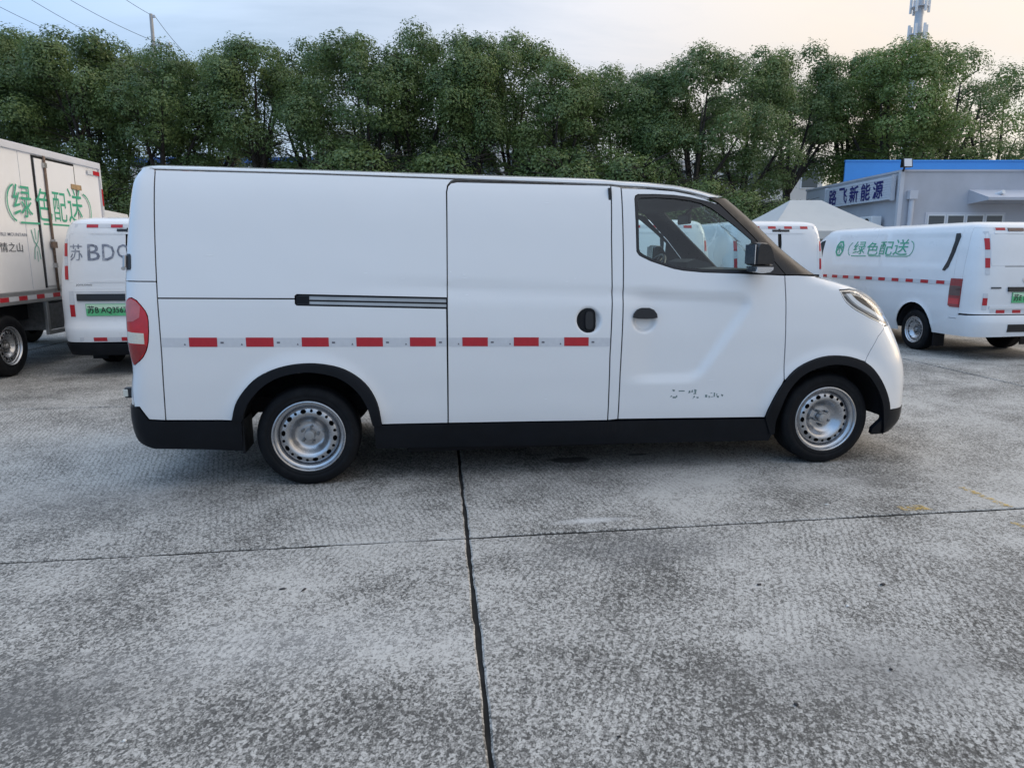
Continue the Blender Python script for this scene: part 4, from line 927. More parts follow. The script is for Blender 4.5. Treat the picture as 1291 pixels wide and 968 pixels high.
B.rect('lower_swage', .60, -.60, .695, .735, .012, 'paint_dirty', gt, .02)
B.rect('step_plate', .36, -.36, .39, .49, .028, 'trim_black', root, .03)
for (z0, z1, r0) in ((.70, 1.09, 0),):
    for sgn in (1, -1):
        sd_ = 'far' if sgn > 0 else 'near'
        lamp = k.panel('tail_light', [(.48, 1.09), (.48, .72), (.44, .70), (.27, .70), (.265, .9), (.27, 1.09)], 'lamp_dark_red', sides=sd_, off=.010, thick=.03, step=.03, det=False)
        k.panel('smoked_lens', [(.475, .99), (.475, .86), (.27, .86), (.27, .99)], 'smoked', lamp, sides=sd_, off=.0125, thick=.004, step=.03, det=False)
        k.panel('lower_lens', [(.475, .82), (.475, .74), (.28, .74), (.28, .82)], 'lamp_red', lamp, sides=sd_, off=.0125, thick=.004, step=.03, det=False)
t = None
for sgn in (1, -1):
    t = B.rect('reflective_tape', sgn * .68, sgn * .62, 1.15, 1.72, .0035, 'white_tape', gt, .002)
    for z0, z1 in ((1.48, 1.63), (1.24, 1.37)): B.rect('red_block', sgn * .68, sgn * .62, z0, z1, .005, 'red_tape', t, .001, ny=3)
    t = B.rect('reflective_tape', sgn * .69, sgn * .63, .68, .90, .0035, 'white_tape', gt, .002); B.rect('red_block', sgn * .69, sgn * .63, .74, .84, .005, 'red_tape', t, .001, ny=3)
t = B.rect('reflective_tape', .58, -.58, .635, .68, .0035, 'white_tape', gt, .002)
for y in (.50, .26, .02, -.22, -.46): B.rect('red_block', y, y - .125, .635, .68, .005, 'red_tape', t, .001, ny=3)
t = B.rect('reflective_tape', .55, .38, 1.735, 1.768, .0035, 'white_tape', gt, .002)
B.rect('red_block', .53, .40, 1.735, 1.768, .005, 'red_tape', t, .001, ny=3)
t = k.panel('reflective_tape', [(.48, 1.055), (.48, 1.0), (3.3, 1.0), (3.3, 1.055)], 'white_tape', sides='far', off=.003, thick=.002, step=.08)
for i in range(10): k.panel('red_block', [(.60 + .325 * i, 1.052), (.60 + .325 * i, 1.004), (.60 + .325 * i + .16, 1.004), (.60 + .325 * i + .16, 1.052)], 'red_tape', t, sides='far', off=.005, thick=.001, step=.08)
k.panel('air_vent', [(.60, 1.70), (.53, 1.705), (.50, 1.66), (.52, 1.45), (.58, 1.24), (.64, 1.19), (.68, 1.20), (.62, 1.32), (.585, 1.45), (.575, 1.6)], 'trim_black', sides='far', off=.012, thick=.02, step=.03, det=False)
# logo on the left flank: seen from outside the text must run towards the rear, so arc coordinate decreases
def flank(g, sx): return (np.stack([sx - g[0][:, 0], g[0][:, 1]], 1), [f[::-1] for f in g[1]]) if len(g[0]) else g
def capsule(x0, x1, z0, z1, wd, gaps=True):
    r = (z1 - z0) / 2; c = (z0 + z1) / 2; left = arc(x0 + r, c, r, r, 250 if gaps else 270, 110 if gaps else 90); right = arc(x1 - r, c, r, r, -90, 80)
    return join2(stroke_geo(left, wd), stroke_geo(right, wd), stroke_geo([(x0 + r, z0), (x0 + (x1 - x0) * .32, z0)], wd), stroke_geo([(x0 + (x1 - x0) * .36, z0), (x1 - r, z0)], wd))
lg = join2(text_geo('绿', .50, .82, 1.46, 1.72, .0), text_geo('色', .87, 1.17, 1.44, 1.70), text_geo('配', 1.20, 1.52, 1.44, 1.70), text_geo('送', 1.55, 1.88, 1.44, 1.74))
def squeeze(g, z0, z1, a, b): g[0][:, 1] = z0 + (g[0][:, 1] - a) / (b - a) * (z1 - z0); return g
lg = squeeze(lg, 1.40, 1.645, 1.44, 1.74)
# reads from the front of the vehicle (left in view) towards the rear
X0 = 3.4
lt = k.prints('lettering', flank(lg, X0), .006, 'green_logo', side='far')
k.prints('letter_outline', flank(capsule(.36, 2.0, 1.385, 1.615, .013), X0), .0055, 'green_logo', lt, side='far')
em = join2(stroke_geo([(.10 + .125 * math.cos(R(22.5 + 45 * i)) * .8, 1.51 + .125 * math.sin(R(22.5 + 45 * i))) for i in range(8)], .035, True), stroke_geo([(.02, 1.465), (.07, 1.525), (.10, 1.550), (.13, 1.525), (.18, 1.465)], .022), stroke_geo([(.03, 1.525), (.10, 1.585), (.17, 1.525)], .018), stroke_geo([(.10, 1.425), (.10, 1.525)], .018))
k.prints('emblem', flank(em, X0), .006, 'green_logo', side='far')

# ------------------------------------------------------------------ white box lorry at the left edge
tr = tag(empty('box_lorry', (-4.0, 4.75, -.0), R(90 - 3.1)), 'white box lorry with green characters and a side door, at the left edge', 'lorry')
# local: x forward, y left; the flank towards us is y = 0 (right side), body reaches to y = +2.0
def tb(name, m_, *boxes, parent=None, bev=0, **kw):
    b = MB()
    for q in boxes: b.box(*q, bev)
    return b.build(name, m_, parent or tr, **kw)
bx = tb('cargo_box', 'box_panel', (-1.55, 2.42, 0, 2.0, .98, 2.66), bev=.01)
tb('roof_rail', 'wall_trim', (-1.56, 2.44, -.03, .05, 2.64, 2.73), parent=bx, bev=.012)
tb('roof_rail', 'wall_trim', (-1.56, 2.44, 1.95, 2.03, 2.64, 2.73), parent=bx, bev=.012)
tb('bottom_rail', 'alu', (-1.56, 2.44, -.012, .05, .83, .985), parent=bx, bev=.008)
tb('corner_post', 'wall_trim', (2.40, 2.45, -.022, .04, .98, 2.66), parent=bx)
for x in (-.9, -.25, .42): tb('panel_joint', 'wall_trim', (x, x + .006, -.004, .002, 1.0, 2.64), parent=bx)
dr = tb('side_door', 'box_panel', (.74, 1.68, -.016, .004, 1.02, 2.60), parent=bx, bev=.004)
tb('door_seal', 'trim_black', (.70, .73, -.012, .004, 1.0, 2.63), (.73, 1.70, -.012, .004, 2.605, 2.63), (1.69, 1.705, -.010, .004, 1.0, 2.6), parent=dr)
b = MB(); b.tube([(.93, -.035, .95), (.93, -.035, 2.64)], .016, 8); b.build('lock_bar', 'rust', dr, smooth=True)
for z in (1.25, 1.55, 2.5): tb('bar_guide', 'alu', (.90, .96, -.05, -.015, z, z + .06), parent=dr)
tb('door_handle', 'rust', (.87, .98, -.06, -.03, 1.50, 1.58), parent=dr)
hn = tb('door_hinge', 'brass', (1.56, 1.82, -.032, -.015, 2.29, 2.36), parent=dr, bev=.006)
t = tb('reflective_tape', 'white_tape', (-1.5, 1.9, -.0155, -.0125, .875, .93), parent=bx)
for i in range(9): tb('red_block', 'red_tape', (-1.4 + .37 * i, -1.4 + .37 * i + .17, -.0175, -.0158, .876, .929), parent=t)
t = tb('corner_tape', 'white_tape', (2.05, 2.42, -.026, -.0225, 2.54, 2.60), parent=bx); tb('red_block', 'red_tape', (2.20, 2.39, -.028, -.0262, 2.541, 2.599), parent=t)
t = tb('corner_tape', 'white_tape', (2.405, 2.445, -.026, -.0225, 2.0, 2.5), parent=bx); tb('red_block', 'red_tape', (2.406, 2.444, -.028, -.0262, 2.12, 2.36), parent=t)
tb('chassis', 'cavity', (-1.5, 4.2, .45, .55, .45, .83), (-1.5, 4.2, 1.35, 1.45, .45, .83), (-1.2, 1.2, .3, 1.7, .60, .80))
g_ = tb('side_guard', 'alu', (.70, 1.70, .02, .06, .40, .45), (.70, .76, .02, .06, .45, .84), (1.62, 1.68, .02, .06, .45, .84), bev=.004)
tb('tool_box', 'steel_dark', (.78, 1.6, .07, .5, .45, .80), bev=.01)
rw = None
def lorry_wheel(x, y, near):
    global rw
    if rw is None: rw = make_wheel(tr, .36, .22, .225, big=False); place_wheel(rw, tr, x, y, .36, near, True)
    else: place_wheel(rw, tr, x, y, .36, near)
lorry_wheel(-.12, .03, True); lorry_wheel(-.12, 1.97, False); lorry_wheel(3.3, .12, True); lorry_wheel(3.3, 1.88, False)
b = MB(); b.prism([(2.62, .5), (2.62, 2.0), (2.75, 2.08), (3.5, 2.05), (4.02, 1.25), (4.1, .9), (4.1, .5)], .1, 1.9, 'y'); cab = b.build('cab', 'paint_dirty', tr)
b = MB(); b.prism([(2.95, 1.22), (2.95, 1.85), (3.45, 1.85), (3.85, 1.22)], .09, .098, 'y'); b.build('side_window', 'pane_dark', cab)
b = MB(); b.tube([(3.7, .1, 1.75), (3.75, -.25, 1.72)], .015, 6).box(3.70, 3.82, -.34, -.14, 1.42, 1.80, .02); b.build('side_mirror', 'black_plastic', cab)
def side_print(name, g, m_, par, y=-.0195):
    if len(g[0]) == 0: return
    return obj(name, mesh(name, [(p[0], y, p[1]) for p in g[0]], g[1], False), m_, par)
tlg = join2(text_geo('绿', .20, .58, 1.86, 2.25), text_geo('色', .68, 1.02, 1.84, 2.24), text_geo('配', 1.06, 1.38, 1.84, 2.22), text_geo('送', 1.42, 1.82, 1.84, 2.30))
o = side_print('lettering', tlg, 'green_logo', bx)
side_print('letter_outline', capsule(.08, 2.05, 1.80, 2.25, .022), 'green_logo', o, -.019)
side_print('small_lettering', text_geo('BLE MOUNTAIN', -.10, .42, 1.635, 1.675, .004), 'grey_letter', bx, -.006)
side_print('small_lettering', text_geo('情之山', -.14, .30, 1.45, 1.56, .0), 'dark_letter', bx, -.006)
side_print('emblem', join2(stroke_geo([(.52, 1.72), (.56, 1.58), (.64, 1.50), (.66, 1.36)], .014), stroke_geo([(.68, 1.72), (.64, 1.58), (.56, 1.50), (.53, 1.36)], .014), stroke_geo([(.60, 1.74), (.60, 1.60)], .012), stroke_geo([(.60, 1.46), (.60, 1.33)], .012)), 'green_faded', bx, -.006)

# ------------------------------------------------------------------ grey building with blue roof and sign, axes follow its street front
BL = 22.0
CF = Vector((math.sin(R(7.86)), math.cos(R(7.86)), 0)); CR = Vector((math.cos(R(7.86)), -math.sin(R(7.86)), 0)); CO = Vector((.683, -4.437, 0))
bo = CO + CF * BL + CR * 11.63          # near corner
bld = tag(empty('grey_building', bo, R(-7.86)), 'low grey building with blue metal roof and sign, right background', 'building')
# local: x right along the front, y away
b = MB(); b.box(0, 16, 0, 7, -.03, 3.80).box(-.03, 16.03, -.03, 7.03, 3.80, 3.86); wallb = b.build('wall', 'grey_wall', bld)
b = MB(); b.box(-.06, .06, -.06, .06, -.03, 3.80); b.build('corner_post', 'wall_trim', bld)
b = MB(); b.box(.05, 17, 3.9, 3.96, 3.75, 4.56).box(.04, 17.05, 3.87, 3.99, 4.56, 4.61); b.build('roof_fascia', 'blue_metal', bld)
sg = MB(); sg.box(-.14, -.06, .25, 4.9, 3.02, 3.70); sign = sg.build('sign_board', 'sign_white', bld)
for i in range(9): b = MB(); b.box(-.152, -.14, .25, 4.9, 3.03 + i * .075, 3.03 + i * .075 + .055); b.build('sign_rib', 'sign_white', sign)
for y in (.20, 4.88): b = MB(); b.box(-.165, -.05, y, y + .06, 2.98, 3.74); b.build('sign_frame', 'wall_trim', sign)
for i, ch in enumerate('路飞新能源'):
    y1 = 4.55 - i * .80; g2 = text_geo(ch, 0, .60, 3.10, 3.62); V = []; F = []
    for j, (dy, dz) in enumerate(((0, 0), (.016, .0), (-.016, 0), (.008, .014), (-.008, -.014))):
        n = len(V); V += [(-.156 - .0012 * j, y1 - p[0] + dy, p[1] + dz) for p in g2[0]]; F += [tuple(q + n for q in f) for f in g2[1]]
    obj('sign_character', mesh('sign_character', V, F, False), 'navy_letter', sign)
win = MB(); win.box(.82, 3.22, -.02, .02, 1.35, 2.62); wn = win.build('window', 'wall_trim', bld)
for i in range(4):
    x0 = .88 + i * .58; b = MB(); b.box(x0, x0 + .54, -.035, -.022, 1.42, 2.56); fr = b.build('sash', 'frame_white', wn)
    b = MB(); b.box(x0 + .04, x0 + .50, -.042, -.036, 1.47, 2.52); b.build('pane', 'pane_dark', fr)
b = MB(); b.prism([(-.95, 2.92), (-.95, 3.0), (0, 3.28), (0, 2.86)], 2.05, 9, 'x'); b.build('awning', 'grey_wall', bld)
b = MB(); b.tube([(.32, -.09, 0), (.32, -.09, 3.15)], .075, 12).box(.20, .44, -.19, -.01, 3.0, 3.25); b.build('drain_pipe', 'wall_trim', bld, smooth=True, sharp=40)
b = MB(); b.box(-.42, -.10, .75, 1.55, 2.0, 2.55, .02); ac = b.build('air_conditioner', 'frame_white', bld)
b = MB(); b.lathe([(.21, -.43), (.20, -.435), (.02, -.438)], 24, 'x', (0, 1.05, 2.28)); b.build('fan_grille', 'trim_black', ac, fix=False)
b = MB(); b.box(-.4, -.05, .85, .90, 1.94, 1.99).box(-.4, -.05, 1.40, 1.45, 1.94, 1.99); b.build('bracket', 'alu', ac)
for (x, z) in ((.0, 3.90), (3.72, 3.90)):
    b = MB(); b.tube([(x, -.05, z - .1), (x, -.12, z + .05)], .03, 6).prism([(-.30, z + .0), (-.12, z + .0), (-.14, z + .24), (-.24, z + .26)], x - .14, x + .14, 'x'); fl = b.build('floodlight', 'trim_black', bld)
    b = MB(); b.prism([(-.312, z + .02), (-.302, z + .02), (-.252, z + .24), (-.262, z + .24)], x - .11, x + .11, 'x'); b.build('lamp_face', 'frame_white', fl)
b = MB(); b.tube([(2.55, -.5, 3.1), (2.6, -.75, 3.16)], .06, 8); b.build('security_camera', 'frame_white', bld)

# ------------------------------------------------------------------ canopy tent
tp_ = CO + CF * 19 + CR * 7.62
tent = tag(empty('canopy_tent', tp_, R(-7.86 + 6)), 'pale grey canopy tent with pointed top, in front of the grey building', 'tent')
V = []; F = []; n = 16; hw, hd, ze, zp, rl = 1.65, 1.5, 1.95, 2.77, .42
per = [(-1 + 2 * i / n, -1) for i in range(n)] + [(1, -1 + 2 * i / n) for i in range(n)] + [(1 - 2 * i / n, 1) for i in range(n)] + [(-1, 1 - 2 * i / n) for i in range(n)]; nr_ = 12
for j in range(nr_ + 1):
    r_ = max(j / nr_, .001)
    for (u, v) in per: V.append((u * (rl + (hw - rl) * r_) if abs(v) == 1 else u * (rl + (hw - rl) * r_), v * hd * r_, ze + (zp - ze) * (1 - r_) ** 1.2 - .05 * (1 - min(abs(u), abs(v)) ** 2) * r_ * (1 - r_) * 2))
for j in range(nr_):
    for i in range(4 * n): F.append((j * 4 * n + i, j * 4 * n + (i + 1) % (4 * n), (j + 1) * 4 * n + (i + 1) % (4 * n), (j + 1) * 4 * n + i))
b = MB(); b.V = V; b.F = F
for k_ in range(4):
    pts = [(-1 + 2 * i / n, -1) for i in range(n + 1)]
    W = []
    for (u, v) in pts:
        for _ in range(k_): u, v = -v, u
        W += [(u * hw, v * hd, ze), (u * hw * 1.004, v * hd * 1.004, ze - .2 + .025 * math.sin(i * 2))]
    b.add(W, [(2 * i, 2 * i + 1, 2 * i + 3, 2 * i + 2) for i in range(n)])
b.build('canopy', 'tent_cloth', tent, smooth=True, sharp=30)
for sx in (-1, 1):
    for sy in (-1, 1): b = MB(); b.tube([(sx * (hw - .03), sy * (hd - .03), -.03), (sx * (hw - .03), sy * (hd - .03), ze)], .022, 8); b.build('leg', 'galv', tent)

# ------------------------------------------------------------------ trees
def tree_meshes(seed, Ht=9.5, wide=2.3, base=4.3, nclump=48, nleaf=600, sparse=1.0):
    """trunk-with-limbs mesh and leaf mesh of one tree"""
    rn = random.Random(seed); rg = np.random.default_rng(seed)
    b = MB(); fork = rn.uniform(3.2, 4.3); lean = Vector((rn.uniform(-.25, .25), rn.uniform(-.25, .25), 0))
    tp = [Vector((0, 0, -.05)), Vector((0, 0, .3)), lean * .5 + Vector((0, 0, fork * .6)), lean + Vector((0, 0, fork))]
    b.tube(tp, [.26, .20, .17, .16], 10)
    cl = []; ends = []
    nl = rn.randint(5, 7)
    for i in range(nl):
        a = 2 * math.pi * (i + rn.uniform(-.3, .3)) / nl; rr = wide * rn.uniform(.35, .8) if i else .2; top = Ht * rn.uniform(.66, .84) if i else Ht * .86
        p0 = tp[-1] - Vector((0, 0, rn.uniform(0, .5))); p3 = Vector((math.cos(a) * rr, math.sin(a) * rr, top)); p1 = p0 + Vector((math.cos(a) * rr * .35, math.sin(a) * rr * .35, (top - fork) * .3)); p2 = p0.lerp(p3, .65) + Vector((rn.uniform(-.2, .2), rn.uniform(-.2, .2), 0)) + Vector((math.cos(a), math.sin(a), 0)) * rr * .12
        pts = []
        for k in range(8):
            t = k / 7; pts.append(p0 * (1 - t) ** 3 + p1 * 3 * t * (1 - t) ** 2 + p2 * 3 * t * t * (1 - t) + p3 * t ** 3)
        b.tube(pts, [.10 * (1 - .85 * k / 7) + .008 for k in range(8)], 7)
        for k in range(2, 8):
            for _ in range(2):
                a2 = a + rn.uniform(-1.6, 1.6); ln = rn.uniform(.7, 1.5) * (1.15 - .5 * k / 7); q = pts[k] + Vector((math.cos(a2) * ln, math.sin(a2) * ln, rn.uniform(.1, .5)))
                b.tube([pts[k], pts[k].lerp(q, .5) + Vector((0, 0, .06)), q], [.035 * (1 - .08 * k), .024 * (1 - .08 * k), .008], 5); ends.append(q)
        ends.append(p3)
    # clump centres: branch ends plus a shell of the crown envelope
    def env(z):
        t = (z - base) / (Ht - base); return wide * max(.05, math.sin(math.pi * min(max(t, 0), 1) ** .72) ** .62) * (1.0 if t < .75 else 1 - (t - .75) * .5)
    C_ = [e for e in ends if e.z > base and math.hypot(e.x, e.y) < env(e.z) * 1.05 and e.z < Ht - .3]; rn.shuffle(C_); C_ = C_[:int(nclump * .35)]
    while len(C_) < nclump:
        z = base + (Ht - .35 - base) * rn.random() ** .8; a = rn.uniform(0, 2 * math.pi); e = env(z) * rn.uniform(.35, 1.0) ** .5; C_.append(Vector((math.cos(a) * e, math.sin(a) * e, z)))
        P = []; A = []; T = []
    for c in C_:
        r0 = rn.uniform(.42, .84); sq = rn.uniform(.82, 1.02); n = int(nleaf * (r0 / .6) ** 2 * sparse); tone = rn.uniform(.0, .8)
        d = rg.normal(size=(n, 3)); d /= np.linalg.norm(d, axis=1)[:, None]; d[:, 2] = np.where(d[:, 2] < -.55, -d[:, 2] * .5, d[:, 2])
        rad = r0 * rg.uniform(.3, 1.0, n) ** .35 * (1 + .22 * np.sin(d[:, 0] * 5 + c.x * 9) * np.sin(d[:, 1] * 5 + c.y * 7))
        P.append(np.array(c[:]) + d * rad[:, None] * np.array([1, 1, sq])); A.append(d); T.append(np.clip(tone + rg.normal(0, .16, n) + .12 * (rad > r0 * .85), 0, 1))
    P = np.concatenate(P); A = np.concatenate(A); T = np.concatenate(T); n = len(P)
    nr = A * 1.2 + rg.normal(size=(n, 3)) * .42 + np.array([0, 0, .3]); nr /= np.linalg.norm(nr, axis=1)[:, None]
    u = np.cross(nr, rg.normal(size=(n, 3))); u /= np.linalg.norm(u, axis=1)[:, None] + 1e-9; v = np.cross(nr, u)
    ln = rg.uniform(.034, .066, n)[:, None]; wd = ln * rg.uniform(.42, .62, n)[:, None]
    V = np.stack([P - u * ln, P + v * wd + nr * ln * .12, P + u * ln, P - v * wd + nr * ln * .12], 1).reshape(-1, 3)
    me = bpy.data.meshes.new('crown'); me.vertices.add(4 * n); me.vertices.foreach_set('co', V.ravel().astype(np.float32)); me.loops.add(4 * n); me.loops.foreach_set('vertex_index', np.arange(4 * n, dtype=np.int32))
    me.polygons.add(n); me.polygons.foreach_set('loop_start', np.arange(0, 4 * n, 4, dtype=np.int32)); me.polygons.foreach_set('loop_total', np.full(n, 4, dtype=np.int32)); me.update(); me.validate()
    at = me.attributes.new('tone', 'FLOAT', 'FACE'); at.data.foreach_set('value', T.astype(np.float32))
    me.materials.append(MATS['leaf']); me.polygons.foreach_set('use_smooth', [False] * n)
    tm = mesh('trunk', b.V, b.F, True); tm.materials.append(MATS['bark'])
    return tm, me
KINDS = [tree_meshes(11), tree_meshes(23, wide=2.0), tree_meshes(37, wide=2.5, nclump=56), tree_meshes(51, wide=2.2, base=3.4), tree_meshes(64, wide=2.9, base=3.8, nclump=42, nleaf=400)]
bm_ = KINDS[1][1].copy(); bm_.materials.clear(); bm_.materials.append(MATS['leaf_bright']); KINDS.append((KINDS[1][0], bm_))
bm_ = KINDS[2][1].copy(); bm_.materials.clear(); bm_.materials.append(MATS['leaf_bright']); KINDS.append((KINDS[2][0], bm_))
def from_view(px, D, z=1.45): return CO + CF * D + CR * ((px - 645.5) / 897 * (D * .9833 - (z - 1.45) * .1822))
def top_z(py, D):
    e = R(-10.5) + math.atan((484 - py) / 897); return 1.45 + D * math.tan(e) / 1.0
TREES = [  # column, top row, distance, kind, label
    (-45, 40, 29, 2, 'leftmost tree, mostly outside the left edge above the box lorry'),
    (22, 36, 30, 0, 'tree at the left edge directly above the box lorry'),
    (62, 40, 33, 3, 'second row tree above the middle of the box lorry'),
    (98, 33, 29, 1, 'tall tree above the side door of the box lorry'),
    (150, 52, 31, 3, 'tree just left of the concrete utility pole'),
    (205, 58, 29, 0, 'tree standing under the crossarm of the utility pole'),
    (262, 70, 31, 2, 'lower tree filling the dip right of the utility pole'),
    (330, 44, 29, 1, 'narrow tree with pointed top above the front van\'s rear quarter'),
    (395, 48, 31, 3, 'round tree right of the narrow pointed tree'),
    (455, 42, 29, 2, 'broad tree left of the tallest middle tree'),
    (525, 36, 30, 0, 'tallest tree in the middle, above the rear edge of the sliding door'),
    (598, 40, 29, 1, 'tree just right of the tallest middle tree'),
    (655, 50, 31, 2, 'broad tree above the middle of the sliding door'),
    (705, 72, 29, 3, 'tree where the row steps down, above the sliding door handle'),
    (768, 84, 31, 0, 'low tree above the white pillar between the front van\'s doors'),
    (828, 84, 30, 1, 'low tree above the front van\'s cab door'),
    (886, 62, 29, 2, 'tree above the front van\'s windscreen pillar'),
    (945, 60, 31, 3, 'dark tree above the front van\'s side mirror'),
    (1000, 58, 29, 0, 'tree directly above the left end of the canopy tent'),
    (1062, 66, 30, 5, 'bright green tree above the blue roof\'s left end'),
    (1122, 52, 28, 6, 'tall tree just left of the antenna mast'),
    (1192, 54, 30, 4, 'open loose-crowned tree right of the antenna mast'),
    (1262, 90, 31, 4, 'low loose-crowned tree at the right edge above the blue roof'),
]
HT = [9.6, 9.6, 9.6, 9.6, 9.6]
for i, (px, py, D, kd, lab) in enumerate(TREES):
    D = D + 5 if px > 960 else D; p = from_view(px, D, 7); sc = (top_z(py, D) + .03) / 9.55
    t = tag(empty('tree', (p.x, p.y, -.03), rng.uniform(0, 6.28)), lab, 'tree', 'trees in the row behind the yard'); sw_ = sc * rng.uniform(.95, 1.12); t.scale = (sw_, sw_, sc)
    obj('trunk', KINDS[kd][0], None, t); obj('crown', KINDS[kd][1], None, t)
# undergrowth below the crowns
SHR = tree_meshes(77, Ht=4.2, wide=1.7, base=.5, nclump=40, nleaf=480)
for i, (px, D, sc, lab) in enumerate([(130, 27.5, 1.0, 'shrub behind the van with stencilled letters'), (440, 27.2, 1.22, 'shrub showing over the front van\'s roof left of the sliding door'), (545, 28, 1.2, 'shrub over the front van\'s roof at the rear edge of the sliding door'), (715, 27.8, 1.24, 'shrub showing over the roof near the front edge of the sliding door'), (790, 27.4, 1.15, 'shrub showing over the roof above the pillar between the doors'), (865, 27.6, .98, 'shrub behind the cab roof of the front van'), (925, 27, .86, 'shrub behind the windscreen of the front van'), (975, 27.8, .8, 'shrub just left of the canopy tent')]):
    p = from_view(px, D); t = tag(empty('shrub', (p.x, p.y, -.03), rng.uniform(0, 6.28)), lab, 'shrub', 'shrubs under the tree row'); t.scale = (sc * 1.15, sc * 1.15, sc)
    obj('stem', SHR[0], None, t); obj('foliage', SHR[1], None, t)

# ------------------------------------------------------------------ buildings seen through the trees
def far_block(px, D, wd, dp, ht, label, cols, rows, roof, wallm='far_wall'):
    p = from_view(px, D); o = tag(empty('far_building', (p.x, p.y, -.03), R(-7.86)), label, 'building')
    b = MB(); b.box(-wd / 2, wd / 2, 0, dp, 0, ht); b.build('wall', wallm, o)
    b = MB(); b.box(-wd / 2 - .2, wd / 2 + .2, -.25, dp + .2, ht, ht + .5); b.build('roof', roof, o)
    fm = pm = None
    for r_ in range(rows):
        for c_ in range(cols):
            x = -wd / 2 + (c_ + .5) * wd / cols; z = 1.0 + r_ * 3.2
            if fm is None:
                f = MB(); f.box(-.85, .85, -.06, .02, 0, 1.8); q = f.build('window', 'frame_white', o); fm = q.data
                f = MB(); f.box(-.75, .75, -.09, -.065, .1, 1.7); q2 = f.build('pane', 'pane_dark', q); pm = q2.data
            else: q = obj('window', fm, None, o); q2 = obj('pane', pm, None, q)
            q.location = (x, 0, z)
far_block(575, 58, 22, 12, 10.2, 'pale building glimpsed through the middle trees', 9, 3, 'far_wall')
far_block(290, 64, 16, 12, 9.0, 'pale building glimpsed through the trees above the front van\'s rear', 6, 3, 'far_blue')
far_block(900, 70, 20, 12, 9.5, 'pale building hidden behind the trees over the cab', 8, 3, 'far_wall')

# ------------------------------------------------------------------ pole, cables, mast
def V3(px, py, D):
    q = from_view(px, D, top_z(py, D)); return Vector((q.x, q.y, top_z(py, D)))
pp = from_view(191.5, 45, 14.5); pole = tag(empty('utility_pole', (pp.x, pp.y, -.03)), 'concrete utility pole rising above the trees at upper left', 'pole')
b = MB(); b.tube([(0, 0, 0), (0, 0, 15.2)], [.16, .095], 12); b.build('shaft', 'concrete_pole', pole, smooth=True, sharp=50)
b = MB(); b.box(-.15, 1.05, -.05, .05, 13.42, 13.54); b.build('crossarm', 'galv', pole)
for x in (.35, .9): b = MB(); b.lathe([(.03, 13.54), (.06, 13.58), (.03, 13.62), (.06, 13.66), (.02, 13.72)], 10, 'z', (x, 0, 0)); b.build('insulator', 'frame_white', pole, smooth=True)
b = MB(); b.box(-.02, .22, -.05, .05, 15.0, 15.14); b.build('cap_bracket', 'galv', pole)
def cable(a, c, sag, lab, rad=.014):
    pts = [a.lerp(c, k / 14) - Vector((0, 0, sag * 4 * (k / 14) * (1 - k / 14))) for k in range(15)]
    m = MB(); m.tube(pts, rad, 5); tag(m.build('cable', 'cable', None, smooth=True), lab, 'cable', 'overhead cables')
cable(V3(-60, -22, 44), V3(190, 92, 45.2), .25, 'lowest overhead cable, at the far left edge of the sky')
cable(V3(10, -18, 44), V3(215, 90, 45), .25, 'second overhead cable from the left in the sky')
cable(V3(60, -17, 44), V3(205, 56.5, 45), .2, 'third overhead cable from the left, ending at the pole crossarm')
cable(V3(140, -13, 44), V3(190, 19, 45), .05, 'short overhead cable running up from the pole top')
cable(V3(194, 19, 45), V3(232, 66, 47), .1, 'overhead cable dropping from the pole top behind the trees')
mp_ = from_view(1158, 90, 28); mast = tag(empty('antenna_mast', (mp_.x, mp_.y, -.03)), 'grey antenna mast with panel antennas above the trees at right', 'mast')
b = MB(); b.tube([(0, 0, 0), (0, 0, 36)], [.6, .42], 14); b.build('shaft', 'galv', mast, smooth=True, sharp=50)
for zc in (26.6, 29.6, 33.0):
    b = MB(); b.lathe([(.42, zc), (.95, zc), (.95, zc + .08), (.42, zc + .08)], 18, 'z'); rg_ = b.build('platform', 'galv', mast)
    for k_ in range(6):
        a = 2 * math.pi * k_ / 6 + .3 + zc; x, y = .95 * math.cos(a), .95 * math.sin(a)
        b = MB(); b.box(x - .13, x + .13, y - .09, y + .09, zc - .6, zc + 1.1, .02); b.build('panel_antenna', 'frame_white', rg_)

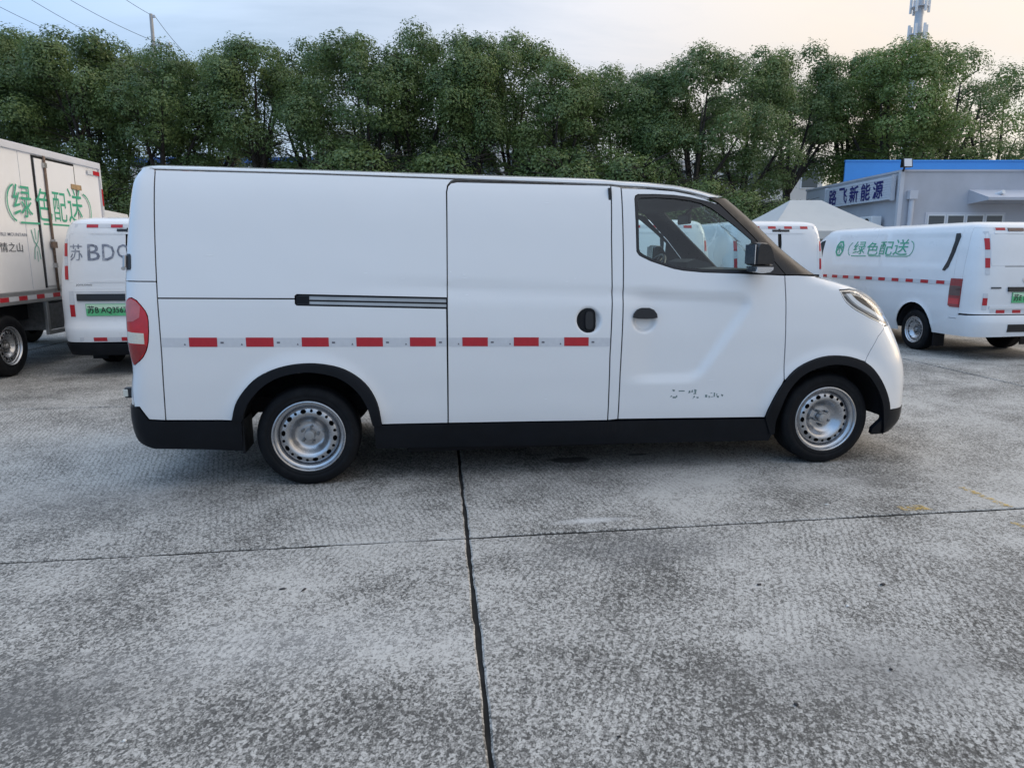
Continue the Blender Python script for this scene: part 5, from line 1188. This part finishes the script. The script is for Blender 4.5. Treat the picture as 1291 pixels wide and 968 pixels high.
# ------------------------------------------------------------------ marks and litter on the ground
def paint_line(P, lab):
    m = MB(); m.add([(x, y, .004) for x, y in P], [tuple(range(len(P)))]); tag(m.build('painted_line', 'yellow_paint', None, fix=False), lab, 'painted line')
paint_line([(4.03, -.60), (4.08, -.60), (4.09, -.955), (4.035, -.955)], 'worn yellow painted line beyond the cross joint, near the right edge')
paint_line([(3.87, -1.17), (3.905, -1.17), (3.93, -1.40), (3.89, -1.40)], 'faint yellow painted line on the near side of the cross joint')
paint_line([(3.42, -.86), (3.58, -.85), (3.60, -.93), (3.42, -.93)], 'faint yellow paint patch beside the cross joint')
def scrap(x, y, l, wd, a, m_, lab, h=.012):
    rn = random.Random(int(x * 1000)); n = 7; P = [(math.cos(2 * math.pi * k / n) * l * rn.uniform(.7, 1.1), math.sin(2 * math.pi * k / n) * wd * rn.uniform(.7, 1.1)) for k in range(n)]
    l, wd, h = l * .7, wd * .7, h * .5; P = [(a_ * .7, b_ * .7) for a_, b_ in P]
    V = [(px, py, .002) for px, py in P] + [(px * .7, py * .7, h * rn.uniform(.7, 1.2)) for px, py in P]; F = [tuple(range(n, 2 * n))] + [(k, (k + 1) % n, (k + 1) % n + n, k + n) for k in range(n)]
    o = obj('litter_scrap', mesh('litter_scrap', V, F, False), m_); o.location = (x, y, 0); o.rotation_euler = (0, 0, a); tag(o, lab, 'scrap', 'scraps lying on the concrete')
scrap(0.084, -1.432, 0.03, 0.011, 0.2, 'scrap_black', 'left one of two black scraps on the left slab')
scrap(0.178, -1.452, 0.026, 0.01, 1.1, 'scrap_black', 'right one of two black scraps on the left slab')
scrap(2.170, -1.674, 0.02, 0.012, 0.3, 'scrap_black', 'black fleck on the right slab below the oil stain')
scrap(2.714, -1.749, 0.026, 0.014, 0.1, 'scrap_black', 'dark grey scrap right of middle on the right slab')
scrap(2.321, -2.354, 0.014, 0.01, 0.5, 'scrap_black', 'small black fleck on the right slab, low right')
scrap(1.887, -2.493, 0.014, 0.012, 0.4, 'scrap_black', 'black fleck near the bottom of the right slab')
scrap(1.269, -2.567, 0.012, 0.008, 0.1, 'scrap_black', 'black fleck at the bottom edge right of the long joint')
scrap(3.049, -0.768, 0.025, 0.012, 0.2, 'scrap_white', 'white scrap just beyond the cross joint at right')
scrap(-0.213, -2.381, 0.012, 0.008, 0.1, 'scrap_white', 'tiny white fleck at the bottom left')
scrap(2.445, -1.908, 0.012, 0.008, 0.1, 'scrap_white', 'tiny white fleck on the right slab')
